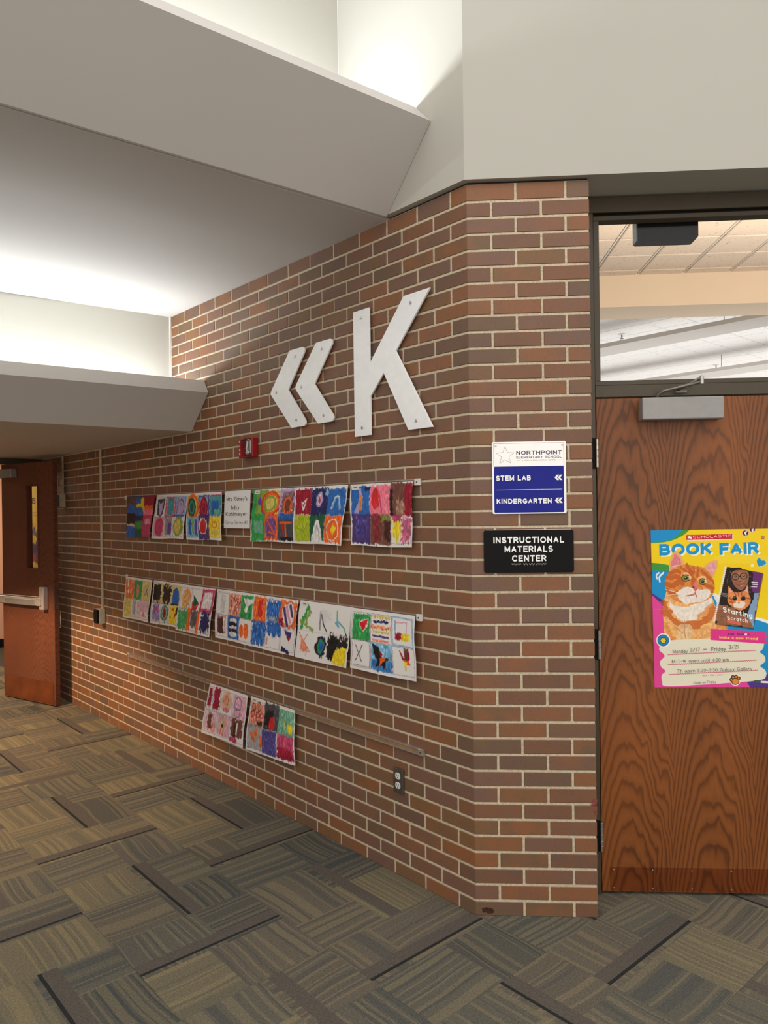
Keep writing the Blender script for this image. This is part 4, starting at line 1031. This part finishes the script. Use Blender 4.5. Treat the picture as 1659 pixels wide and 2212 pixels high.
for key, (cor, lab) in SHEETS.items():
    cv = Canvas(216, 180, K_['w'] if key != 'S1' else (60, 70, 90))
    cv.put((cv.ng > .5).astype(float) * .06, (200, 196, 190))
    for ci, ops in enumerate(ART[key]):
        cx, cy = CELLX[ci % 3], CELLY[ci // 3]
        tr = (cx[0], cy[0], cx[1], cy[1])
        if key not in ('T6', 'S1'):
            cv.Ln(tr, (150, 120, 150) if ci % 2 else (150, 140, 160), .012, ((0, 0), (1, .01), (1, 1), (0.01, 1), (0, 0)), .03, .7)
        for op in ops:
            col = K_[op[1]]
            if op[0] == 'Ln': cv.Ln(tr, col, op[2], op[3], *(op[4:] or (.02,)))
            elif op[0] == 'P': cv.P(tr, col, op[2], *(op[3:] or (.05,)), tex=.14)
            else: getattr(cv, op[0])(tr, col, *op[2:])
    if key == 'T6':
        cv.Ln(None, (205, 202, 200), .004, ((0, .5), (1, .5)))
        cv.E(None, (200, 198, 198), .52, .2, .12, .1, .2, .1, .35)
    pos, cs, cz = sheet_pos(cor, sum(map(ord, key)), 0.022 + 0.010 * (int(key[1]) % 2))
    o = print_sheet('painting_sheet', cv.half(), pos, M['print'])
    place(o, cs, cz); tag(o, lab, 'painting', GROUPS[key[0]])
    # small printed name label in the corner
    if key not in ('S1', 'S2', 'T1'):
        w = (cor[0][0] - cor[1][0]); a = w / 2 - .012
        tg = mesh('name_tag', [(a, .0205, -.006), (a - .055, .0205, -.006), (a - .055, .0215, -.026), (a, .0215, -.026)], [(0, 1, 2, 3)], M['white'], o)
        if tg.data.polygons[0].normal.y < 0: tg.data.flip_normals()
        box('tag_print', (a - .042, .0216, -.018), (a - .016, .0220, -.013), M['grey_ink'], tg)

# handwritten name sheet
cor = [(1.959, 1.797), (1.665, 1.796), (1.681, 1.575), (1.979, 1.575)]
_, cs, cz = sheet_pos(cor, 5)
def pos(u, v):
    s_ = (cor[0][0] * (1 - u) + cor[1][0] * u) * (1 - v) + (cor[3][0] * (1 - u) + cor[2][0] * u) * v
    return s_ - cs, .0225 + .0015 * np.sin(v * PI) + 0 * u, (cor[0][1] * (1 - v) + cor[3][1] * v) - cz + 0 * u
cv = Canvas(120, 100, (232, 231, 228)); cv.put((cv.ng > .6).astype(float) * .05, (205, 202, 200))
o = print_sheet('name_sheet', cv.half(), pos, M['print']); place(o, cs, cz)
tag(o, 'white sheet of handwritten words hung among the upper row of paintings', 'sheet', 'sheets on the upper rail')
def hand(parent, s, u, v, w, h, mat, bold=0.012, slope=0.0, d=None, shear=0.0):
    wd = 0.294
    return text(parent, s, wd / 2 - u * wd + .018 * v, -v * .222, w * wd, d or 0.0248, mat, h * .222, bold, 1.0, shear, slope)
hand(o, 'Mrs Kidney\'s', .09, .27, .80, .115, M['ink'])
hand(o, 'Ida', .29, .50, .29, .105, M['ink'])
hand(o, 'Kohlmeyer', .07, .665, .83, .10, M['ink'])
hand(o, 'Cirrus Series #2', .07, .88, .86, .08, M['ink_lav'], 0.004)

# ------------------------------------------------------------------ signs on the pier
def Rs(x): return -x
sg = root('school_sign', ROT_R, Rs(0.238), 0.0, 1.648, 'white and blue school direction sign on the brick pier', 'sign')
def sx(x): return 0.238 - x      # world x -> local x of the sign (reading direction is -x)
sp_ = prism('sign_plate', rrect(sx(.388), 0, sx(.089), .294, .006), 'y', .003, .007, M['white_plate'], sg, 0.0006)
prism('blue_panel', rrect(sx(.3785), .005, sx(.0965), .193, .005), 'y', .0068, .0075, M['blue'], sg)
bm = bmesh.new()
def ring(bm, x0, z0, x1, z1, w, y0, y1):
    add_box(bm, (x0, y0, z0), (x1, y1, z0 + w)); add_box(bm, (x0, y0, z1 - w), (x1, y1, z1)); add_box(bm, (x0, y0, z0), (x0 + w, y1, z1)); add_box(bm, (x1 - w, y0, z0), (x1, y1, z1))
ring(bm, sx(.380), .193, sx(.0955), .288, .0009, .0068, .0073)
bobj('border_line', bm, M['navy'], sg)
box('divider_line', (sx(.371), .0745 + .0225, 0), (sx(.371), .0745, 0), M['letter'], sg) if False else None
box('divider_line', (sx(.371), .0074, .0975), (sx(.106), .0078, .0987), M['letter'], sg)
text(sg, 'NORTHPOINT', sx(.188), .2405, .183, .0073, M['navy'], .0165, .030, 1.0)
text(sg, 'ELEMENTARY SCHOOL', sx(.188), .2255, .183, .0073, M['navy'], .0095, .023, 1.0)
text(sg, 'A PENN-HARRIS-MADISON SCHOOL', sx(.210), .2150, .139, .0073, M['grey_ink'], .0052, .012, 1.1)
for a, b in ((.189, .204), (.355, .370)): box('rule', (sx(b), .0070, .2170), (sx(a), .0074, .2178), M['grey_ink'], sg)
text(sg, 'STEM LAB', sx(.105), .1355, .140, .0079, M['letter'], .0215, .040)
text(sg, 'KINDERGARTEN', sx(.106), .0415, .222, .0079, M['letter'], .0205, .040)
for zc in (.146, .053):
    for xo in (.341, .354):
        pts = [(sx(xo + .0185), zc + .011), (sx(xo + .0095), zc + .011), (sx(xo), zc), (sx(xo + .0095), zc - .011), (sx(xo + .0185), zc - .011), (sx(xo + .0095), zc)]
        prism('arrow_mark', pts, 'y', .0074, .0080, M['letter'], sg)
# plain star emblem
def star_pts(cx, cz, R_, r_): return [(cx - (R_ if i % 2 == 0 else r_) * math.sin(i * PI / 5), cz + (R_ if i % 2 == 0 else r_) * math.cos(i * PI / 5)) for i in range(10)]
st = prism('star_emblem', star_pts(sx(.143), .238, .039, .0165), 'y', .0069, .0073, M['navy'], sg)
prism('star_fill', star_pts(sx(.143), .238, .0365, .0153), 'y', .0073, .0076, M['white_plate'], st)
for x, z in ((.105, .279), (.374, .279), (.105, .013), (.374, .013)):
    prism('screw', circle(sx(x), z, .0045, 12), 'y', .007, .0095, M['white'] if z > .1 else M['blue'], sg, 0.001)
ps = root('room_sign', ROT_R, Rs(0.2335), 0.0, 1.408, 'black plastic room sign under the school direction sign', 'sign')
def px(x): return 0.2335 - x
prism('sign_plate', rrect(px(.4145), 0, px(.0515), .1745, .010), 'y', .003, .008, M['black'], ps, 0.0008)
box('backer_edge', (px(.405), .0022, .1735), (px(.061), .0055, .1757), M['letter'], ps)
text(ps, 'INSTRUCTIONAL', px(.0905), .1205, .285, .0085, M['letter'], .0255, .040)
text(ps, 'MATERIALS', px(.1355), .0835, .195, .0085, M['letter'], .0255, .040)
text(ps, 'CENTER', px(.165), .0455, .139, .0085, M['letter'], .0255, .040)
for i in range(36):
    if i in (10, 11, 17, 24): continue
    for j in range(3):
        if (i * 7 + j * 5 + i * i) % 3 == 0: continue
        prism('braille_dot', circle(px(.165 + i * .0039), .0315 + j * .0026, .0009, 6), 'y', .008, .0088, M['letter'], ps)

st_ = prism('stain', [(.025, .030), (.045, .034), (.066, .030), (.076, .022), (.070, .010), (.050, .008), (.040, .014), (.028, .012)], 'y', -.0011, -.0002, flat('dark_smudge', (62, 40, 28), 0.8, 0, 0.2, 0.3, 160), wall_right)
# torn tape on the pier edge
tp = root('torn_tape', ROT_R, Rs(0.4955), 0.0, 0.42, 'torn red tape scraps on the brick edge by the door frame', 'tape')
for pts in ([(.0, .066), (.014, .062), (.024, .038), (.004, .036), (-.001, .05)], [(-.001, .03), (.008, .027), (.013, .014), (.004, .006), (-.001, .012)], [(.0, .011), (.009, .008), (.003, -.004), (-.001, 0)]):
    prism('tape_scrap', pts, 'y', .0012, .0020, M['tape'], tp)

# ------------------------------------------------------------------ book fair poster (flat print)
def poster():
    X0, X1, Y0, Y1 = 92.0, 1600.0, 92.0, 2118.0
    cv = Canvas(760, 1000, (248, 212, 18)); cv.soft = True
    sx_ = lambda x, y: ((x - X0 - (y - 95) * 48 / 2030) / (X1 - X0), (y - Y0 + (x - 92) * .012) / (Y1 - Y0))
    def P(col, pts, **k): cv.P(None, col, [sx_(*p) for p in pts], **k)
    def Ln(col, w, pts, **k): cv.Ln(None, col, w / 1508, [sx_(*p) for p in pts], **k)
    def E(col, cx, cy, rx, ry, **k): u, v = sx_(cx, cy); cv.E(None, col, u, v, rx / 1508, ry / 2026, **{**dict(rag=0.0, tex=0.0), **k})
    def curve(pts, n=8):
        out = []; N = len(pts)
        for i in range(N - 1):
            p0, p1, p2, p3 = pts[max(i - 1, 0)], pts[i], pts[i + 1], pts[min(i + 2, N - 1)]
            for t in range(n):
                t /= n
                out.append(tuple(.5 * (2 * p1[k] + (p2[k] - p0[k]) * t + (2 * p0[k] - 5 * p1[k] + 4 * p2[k] - p3[k]) * t * t + (3 * p1[k] - p0[k] - 3 * p2[k] + p3[k]) * t ** 3) for k in (0, 1)))
        return out + [pts[-1]]
    BL, GR, PU, PK, YE = (20, 146, 208), (66, 152, 60), (84, 52, 134), (232, 70, 152), (248, 212, 18)
    # corner sweep
    P(GR, [(80, 60), (600, 60)] + curve([(600, 80), (520, 150), (400, 210), (260, 245), (80, 258)]))
    P(BL, [(80, 60), (520, 60)] + curve([(510, 85), (430, 160), (330, 215), (200, 240), (80, 246)]))
    P((255, 232, 120), curve([(900, 430), (1150, 400), (1600, 420)]) + [(1600, 520), (900, 520)], alpha=.25)
    # left sweeps
    P(GR, [(80, 505)] + curve([(100, 508), (250, 525), (420, 560)]) + [(420, 640), (80, 610)])
    P(BL, [(80, 604), (420, 616), (420, 1200), (80, 890)])
    P(PU, curve([(80, 880), (170, 940), (270, 1010), (420, 1180)]) + [(420, 1400), (80, 930)])
    P(PK, curve([(80, 905), (180, 990), (270, 1100), (330, 1300)]) + [(330, 2200), (80, 2200)])
    P(PK, [(80, 1300), (400, 1300), (400, 2200), (80, 2200)])
    # right lower sweep
    P((250, 246, 230), curve([(880, 880), (1000, 960), (1150, 1200), (1400, 1200), (1660, 1260)]) + [(1660, 2200), (880, 2200)])
    P(BL, curve([(880, 920), (960, 1000), (1060, 1230), (1400, 1230), (1660, 1310)]) + [(1660, 2200), (880, 2200)])
    P((220, 236, 240), curve([(910, 890), (950, 960), (1010, 1050)]) + [(960, 1050), (905, 950)])
    P(PK, [(80, 2040), (1330, 2040), (1430, 2150), (80, 2160)])
    P(PU, curve([(1330, 2040), (1480, 2000), (1560, 1950), (1660, 1900)]) + [(1660, 2200), (1430, 2200)])
    # publisher tab and headline
    P((250, 226, 205), [(566, 166), (1158, 150), (1158, 214), (566, 228)])
    P((206, 18, 44), [(552, 154), (1142, 140), (1142, 202), (552, 216)])
    P((250, 248, 244), [(570, 172), (596, 166), (620, 176), (620, 204), (594, 194), (570, 200)])
    u, v = sx_(638, 198); cv.tri_text('SCHOLASTIC', u, v, 490 / 1508, 36 / 2026, (248, 240, 236), .012, rot=.012)
    for dx, dy, col in ((.014, .008, (250, 246, 226)), (0, 0, (16, 150, 210))):
        u, v = sx_(205, 418); cv.tri_text('BOOK', u, v, 675 / 1508, 148 / 2026, col, .050, dx, dy, .014)
        u, v = sx_(978, 408); cv.tri_text('FAIR', u, v, 505 / 1508, 150 / 2026, col, .050, dx, dy, .014)
    # glasses, star, heart, spark
    E((240, 170, 190), 1310, 130, 46, 42); E((40, 20, 30), 1310, 130, 36, 33); Ln((250, 250, 250), 9, [(1322, 112), (1304, 128), (1316, 150)])
    E((240, 170, 190), 1400, 88, 44, 36); E((40, 20, 30), 1400, 84, 34, 28); Ln((250, 250, 250), 9, [(1410, 74), (1396, 92), (1404, 104)])
    P((120, 70, 60), [(1531 + r * math.sin(i * PI / 5), 188 - r * math.cos(i * PI / 5)) for i, r in enumerate([32, 17] * 5)])
    P((240, 150, 130), [(1531 + r * math.sin(i * PI / 5), 188 - r * math.cos(i * PI / 5)) for i, r in enumerate([18, 10] * 5)])
    hrt = curve([(1478, 560), (1452, 500), (1462, 462), (1490, 450), (1512, 480), (1540, 478), (1566, 500), (1556, 530), (1478, 560)])
    P((190, 226, 220), [(x + 8, y + 8) for x, y in hrt]); P((24, 150, 204), hrt)
    E((255, 244, 190), 1394, 545, 22, 20)
    Ln((245, 248, 250), 9, curve([(196, 640), (166, 672), (176, 716)])); Ln((245, 248, 250), 10, curve([(256, 638), (206, 690), (210, 752)]))
    # ---- the ginger cat
    OR, O2, O3, WH = (226, 140, 66), (196, 92, 34), (240, 178, 108), (240, 228, 214)
    body = curve([(300, 860), (262, 1010), (250, 1150), (262, 1300), (272, 1420), (380, 1505)]) + curve([(620, 1500), (860, 1500), (1060, 1490), (1060, 1360), (1000, 1240), (930, 1080), (890, 960)])
    P(O3, body, tex=.10)
    chest = curve([(330, 1000), (400, 1060), (560, 1060), (720, 1030), (860, 960), (880, 1040), (800, 1160), (660, 1240), (540, 1270), (430, 1200), (350, 1110), (330, 1000)])
    P(WH, chest, rag=.03, tex=.06)
    for pts, w, c in (([(262, 1130), (330, 1200), (440, 1290), (520, 1320)], 30, O2), ([(560, 1310), (720, 1290), (840, 1210), (910, 1110)], 36, O2), ([(260, 1030), (290, 1100), (360, 1160)], 22, O2),
                      ([(700, 1200), (800, 1140), (880, 1060)], 22, OR), ([(940, 1180), (960, 1300), (930, 1380)], 30, OR), ([(980, 1290), (1040, 1330), (1050, 1400)], 34, OR), ([(300, 1320), (330, 1420), (380, 1480)], 24, OR)):
        Ln(c, w, curve(pts), rag=.035, alpha=.75)
    P((232, 196, 150), curve([(470, 1290), (540, 1300), (600, 1300), (640, 1400), (600, 1500), (470, 1500), (440, 1400), (470, 1290)]), rag=.03, tex=.08, alpha=.8)
    Ln((190, 140, 100), 5, [(530, 1250), (525, 1380), (540, 1480)]); Ln((190, 140, 100), 4, [(400, 1340), (520, 1420)])
    # head
    earL = curve([(335, 640), (330, 560), (352, 440), (415, 352), (470, 400), (510, 470), (540, 540)])
    P(O3, earL + [(420, 640)]); P((226, 130, 140), [(345, 600), (352, 500), (412, 385), (455, 430), (490, 520), (420, 600)], rag=.02, tex=.08)
    for q in range(5): Ln((244, 190, 180), 3, curve([(350 + q * 14, 610), (372 + q * 14, 560), (420 + q * 14, 540)]))
    earR = curve([(770, 570), (830, 510), (930, 472), (955, 490), (945, 580), (900, 700)])
    P(O3, earR + [(820, 640)]); P((232, 160, 166), [(805, 580), (850, 525), (935, 492), (930, 580), (888, 670)], rag=.02, tex=.08)
    head = curve([(335, 620), (420, 560), (540, 530), (660, 550), (770, 570), (850, 640), (905, 740), (918, 830), (895, 920), (820, 985), (700, 1030), (560, 1040), (420, 1000), (320, 920), (280, 800), (290, 700), (335, 620)])
    P(OR, head, tex=.10)
    for pts, w in (([(300, 700), (400, 690), (470, 700)], 24), ([(290, 790), (380, 800), (450, 760), (510, 770)], 26), ([(300, 860), (380, 900), (440, 880)], 16), ([(560, 540), (600, 600), (640, 640)], 14),
                   ([(640, 560), (650, 610)], 12), ([(700, 570), (690, 640), (700, 680)], 14), ([(480, 560), (560, 620), (600, 660)], 14), ([(600, 640), (640, 720), (640, 790)], 26), ([(780, 640), (860, 720), (900, 760)], 16),
                   ([(800, 800), (860, 830), (905, 850)], 18), ([(810, 880), (860, 900), (890, 890)], 14), ([(330, 640), (430, 620), (480, 640)], 16), ([(740, 590), (760, 640)], 12)):
        Ln(O2, w, curve(pts), rag=.02, alpha=.8)
    Ln((250, 205, 150), 12, curve([(520, 650), (560, 640), (610, 700)]), rag=.02, alpha=.8); Ln((250, 205, 150), 12, curve([(700, 720), (740, 690), (790, 700)]), rag=.02, alpha=.8)
    P(WH, curve([(420, 900), (480, 860), (560, 830), (640, 850), (700, 840), (790, 850), (860, 880), (830, 960), (740, 1010), (660, 1030), (560, 1030), (470, 990), (420, 900)]), rag=.025, tex=.05)
    P((224, 130, 120), curve([(640, 800), (670, 740), (700, 800), (710, 830), (672, 880), (630, 830), (640, 800)]), rag=.01)
    P((216, 104, 104), [(632, 822), (708, 832), (672, 884)])
    E((110, 40, 30), 644, 822, 16, 10)
    Ln((196, 92, 88), 6, [(672, 884), (660, 905), (640, 920), (560, 935)]); Ln((196, 92, 88), 6, [(660, 905), (680, 925), (690, 950)])
    for cx, cy, rx, ry in ((546, 706, 58, 46), (762, 752, 46, 44)):
        E((60, 34, 22), cx, cy, rx, ry); E((250, 226, 200), cx + rx * .75, cy - ry * .1, rx * .35, ry * .55) ; E((150, 150, 58), cx - 2, cy, rx * .80, ry * .80); E((90, 98, 30), cx - 2, cy, rx * .5, ry * .52); E((20, 18, 14), cx, cy - 2, rx * .34, ry * .42); E((245, 245, 240), cx - rx * .12, cy - ry * .2, rx * .13, ry * .13)
    for a, b in (((430, 890), (280, 850)), ((430, 910), (300, 930)), ((800, 910), (930, 900)), ((560, 900), (430, 960))): Ln((246, 236, 226), 2.2, [a, b])
    # ---- spiral book
    bk = [(1070, 560), (1532, 640), (1400, 1352), (920, 1290)]
    P((70, 44, 30), [(x + 10, y + 14) for x, y in bk], alpha=.55)
    P((38, 24, 24), bk)
    P((110, 48, 118), [(1360, 612), (1532, 640), (1480, 900), (1400, 880), (1400, 720)])
    P((132, 160, 196), [(1440, 890), (1484, 900), (1400, 1352), (1330, 1340), (1330, 1180)], rag=.02)
    P((44, 28, 26), curve([(1100, 580), (1380, 620), (1400, 760), (1370, 960), (1340, 1000), (1060, 940), (1080, 760), (1100, 580)]), rag=.03, tex=.3)
    P((156, 102, 72), curve([(1130, 640), (1180, 606), (1300, 606), (1350, 650), (1340, 760), (1280, 850), (1220, 850), (1160, 790), (1130, 700), (1130, 640)]))
    P((186, 130, 96), curve([(1180, 650), (1260, 630), (1310, 690), (1270, 760), (1200, 740), (1180, 650)]), rag=.02, alpha=.7)
    for cx, cy in ((1182, 690), (1286, 680)): E((40, 26, 24), cx, cy, 48, 44); E((170, 118, 88), cx, cy, 38, 34); E((50, 32, 28), cx, cy - 4, 17, 13); E((240, 236, 230), cx - 4, cy - 7, 5, 5)
    Ln((40, 26, 24), 7, [(1226, 690), (1240, 684)]); Ln((120, 70, 52), 5, curve([(1214, 740), (1240, 752), (1262, 738)]))
    P((236, 214, 204), curve([(1186, 780), (1240, 796), (1296, 772), (1250, 812), (1186, 780)])); Ln((150, 74, 66), 6, curve([(1180, 778), (1240, 800), (1300, 768)]))
    P((150, 96, 66), [(950, 1040), (1080, 1060), (1330, 1200), (1400, 1352), (930, 1290)], rag=.03, tex=.1)
    P((222, 140, 82), curve([(1090, 910), (1092, 810), (1160, 880), (1230, 890), (1300, 860), (1336, 790), (1352, 900), (1380, 980), (1350, 1060), (1250, 1120), (1150, 1080), (1085, 1010), (1090, 910)]), tex=.12)
    P((232, 176, 160), [(1104, 890), (1102, 830), (1150, 884)]); P((232, 176, 160), [(1300, 870), (1334, 812), (1342, 890)])
    for pts in ([(1170, 890), (1190, 930)], [(1220, 890), (1224, 936)], [(1264, 884), (1258, 930)], [(1100, 960), (1140, 980)], [(1330, 960), (1370, 970)], [(1110, 1010), (1150, 1020)]): Ln((180, 90, 44), 8, pts)
    P((240, 222, 204), curve([(1150, 1040), (1230, 1000), (1310, 1030), (1270, 1090), (1180, 1090), (1150, 1040)]), rag=.02); E((214, 120, 110), 1226, 1022, 16, 11)
    for cx in (1174, 1284): E((60, 40, 24), cx, 966, 30, 28); E((20, 18, 16), cx, 966, 20, 22); E((244, 240, 230), cx - 6, 958, 5, 5)
    for i in range(30):
        t = i / 29; E((244, 240, 236), 1058 - t * 146, 565 + t * 690, 17, 9); E((60, 50, 50), 1070 - t * 146, 570 + t * 690, 5, 5)
    u, v = sx_(1022, 1140); cv.tri_text('Starting', u, v, 375 / 1508, 66 / 2026, (246, 246, 244), .03, rot=-.17)
    u, v = sx_(1076, 1236); cv.tri_text('Scratch', u, v, 260 / 1508, 50 / 2026, (246, 246, 244), .03, rot=-.13)
    u, v = sx_(972, 1206); cv.tri_text('from', u, v, 90 / 1508, 24 / 2026, (70, 50, 44), .01, rot=-.13)
    Ln((226, 104, 84), 14, [(1086, 1258), (1236, 1288)])
    for i, (x, y, w) in enumerate(((1392, 760, 70), (1400, 785, 66), (1386, 815, 70))): Ln((240, 232, 240), 6 - i, [(x, y), (x + w, y + 4)])
    for x, y, w in ((1018, 900, 70), (1014, 918, 80), (1020, 936, 50)): Ln((150, 140, 140), 3, [(x, y), (x + w, y + 8)])
    # ---- banner, badge and note cloud
    NOTE = (236, 230, 206)
    cloud = curve([(205, 1640), (210, 1590), (330, 1510), (700, 1490), (900, 1480), (1500, 1500), (1540, 1560), (1520, 1620), (1490, 1650), (1550, 1700), (1560, 1770), (1500, 1830), (1560, 1880), (1575, 1950), (1500, 2010), (1100, 2050), (700, 2080), (290, 2100), (240, 2040), (232, 1960), (280, 1905), (225, 1850), (214, 1780), (270, 1710), (205, 1640)])
    P(NOTE, cloud)
    zig = [(852, 1356)] + [(1580 - 4, 1392 + 0)] 
    L_ = [(870 - (18 if i % 2 else 0), 1500 - i * 18) for i in range(9)]; R_ = [(1560 + (22 if i % 2 else 0), 1392 + i * 19) for i in range(9)]
    P((228, 56, 140), L_ + R_)
    u, v = sx_(1080, 1438); cv.tri_text("Kids' Rule", u, v, 205 / 1508, 32 / 2026, (74, 36, 130), .04, rot=.0)
    u, v = sx_(1296, 1440); cv.tri_text('#', u, v, 30 / 1508, 30 / 2026, (250, 240, 240), .06); u, v = sx_(1332, 1440); cv.tri_text('4:', u, v, 30 / 1508, 30 / 2026, (74, 36, 130), .04)
    u, v = sx_(974, 1484); cv.tri_text('Make a new friend', u, v, 490 / 1508, 38 / 2026, (250, 196, 110), .045, rot=-.03)
    E((250, 248, 246), 255, 1508, 92, 92); E((20, 40, 60), 252, 1508, 75, 75); E((26, 140, 196), 252, 1508, 69, 69)
    for i in range(6): a = i * PI / 3; E((20, 30, 40), 252 + 24 * math.cos(a), 1510 + 24 * math.sin(a), 19, 19)
    for i in range(6): a = i * PI / 3; E((250, 214, 60), 252 + 23 * math.cos(a), 1510 + 23 * math.sin(a), 13, 13)
    E((250, 214, 60), 252, 1510, 15, 15)
    for (x0, y0, x1, y1) in ((310, 1694, 1440, 1628), (316, 1822, 1450, 1756), (328, 1948, 1464, 1886)):
        n = 90; Ln((204, 84, 110), 3.2, [(x0 + (x1 - x0) * i / n, y0 + (y1 - y0) * i / n + (5 if i % 2 else -5)) for i in range(n + 1)])
    u, v = sx_(760, 1968); cv.tri_text('date / time / place', u, v, 260 / 1508, 22 / 2026, (206, 90, 100), .02, rot=.03)
    # paw print
    for cx, cy, rx, ry in ((1180, 2030, 52, 44), (1128, 2008, 22, 26), (1150, 1974, 22, 26), (1190, 1968, 22, 26), (1226, 1990, 22, 26)): E((248, 240, 226), cx, cy, rx + 12, ry + 12)
    for cx, cy, rx, ry in ((1180, 2030, 52, 44), (1128, 2008, 22, 26), (1150, 1974, 22, 26), (1190, 1968, 22, 26), (1226, 1990, 22, 26)): E((50, 32, 26), cx, cy, rx, ry)
    E((240, 146, 50), 1182, 2032, 42, 34)
    for cx, cy in ((1130, 2010), (1152, 1978), (1190, 1972), (1224, 1992)): E((240, 146, 50), cx, cy, 12, 15)
    # pen
    P((60, 96, 70), [(1420, 2012), (1500, 2014), (1506, 2046), (1426, 2040)]); P((246, 246, 240), [(1506, 2020), (1610, 2026), (1610, 2050), (1506, 2046)])
    # fold creases
    Ln((226, 206, 150), 2.5, [(100, 1108), (1600, 1100)], alpha=.35)
    w, h = .490, .675
    pos = lambda u, v: (w / 2 - u * w - .008 * v, .0016 + .004 * (np.abs(np.sin(v * 2 * PI + .4)) ** 2) * (.4 + .6 * u) + 0 * u, -v * h + .002 * u)
    o = print_sheet('book_fair_poster', cv.half(), pos, M['print'])
    o.matrix_world = Matrix.Translation((0.778 + w / 2, DY, 1.568)) @ Matrix.Rotation(ROT_R, 4, 'Z')
    tag(o, 'colourful book fair poster with an orange cat taped to the oak door', 'poster')
    # handwriting, as pencil strokes lying on the paper
    def hw(s, x, y, width, h, slope=.03, bold=0.009, mat=None):
        u, v = sx_(x, y)
        text(o, s, w / 2 - u * w - .008 * v, -v * h_ + .002 * u, width / 1508 * w, .0082, mat or M['ink'], h / 2026 * h_, bold, 1.0, 0.0, slope)
    h_ = h
    hw('Monday', 372, 1672, 190, 46); hw('3/17', 592, 1648, 130, 46); hw('-', 764, 1640, 44, 60, .0); hw('Friday', 866, 1640, 188, 50); hw('3/21', 1090, 1612, 122, 50)
    hw('M-T-W open until 4:00 pm', 362, 1796, 726, 40, .035)
    hw('Th open 5:30-7:30 Galaxy Gallery', 430, 1920, 960, 40, .035)
    hw('close on Friday', 640, 2062, 286, 34, .035)
    box('tape_piece', (-.006, .0005, .004), (.014, .0012, .030), M['clear'], o)
poster()

# poster on the wall stub, seen through the glass of the open door
def glass_poster():
    cv = Canvas(80, 160, (232, 206, 84))
    cv.R(None, (40, 60, 120), 0, .5, 1, 1.05, .1); cv.E(None, (232, 200, 60), .5, .62, .3, .06); cv.E(None, (170, 40, 60), .4, .84, .35, .05); cv.E(None, (230, 190, 60), .5, .93, .4, .05); cv.E(None, (30, 40, 80), .6, .72, .3, .05)
    for y in (.30, .33): cv.R(None, (180, 150, 70), .2, y, .8, y + .012, .02)
    w, h = .50, .84
    pos = lambda u, v: (-w / 2 + 0 * u, .0, 0) if False else (w / 2 - u * w, .002 + 0 * u, -v * h)
    o = print_sheet('wall_poster', cv.half(), pos, M['print'])
    o.matrix_world = Matrix.Translation(wf(ROT_L, 5.80, 0.0, 1.95)) @ Matrix.Rotation(ROT_L, 4, 'Z')
    tag(o, 'yellow and blue poster seen through the narrow glass of the open door', 'poster')
    text(o, 'AUS', .12, -.17, .24, .004, M['ink'], .06, .02)
glass_poster()
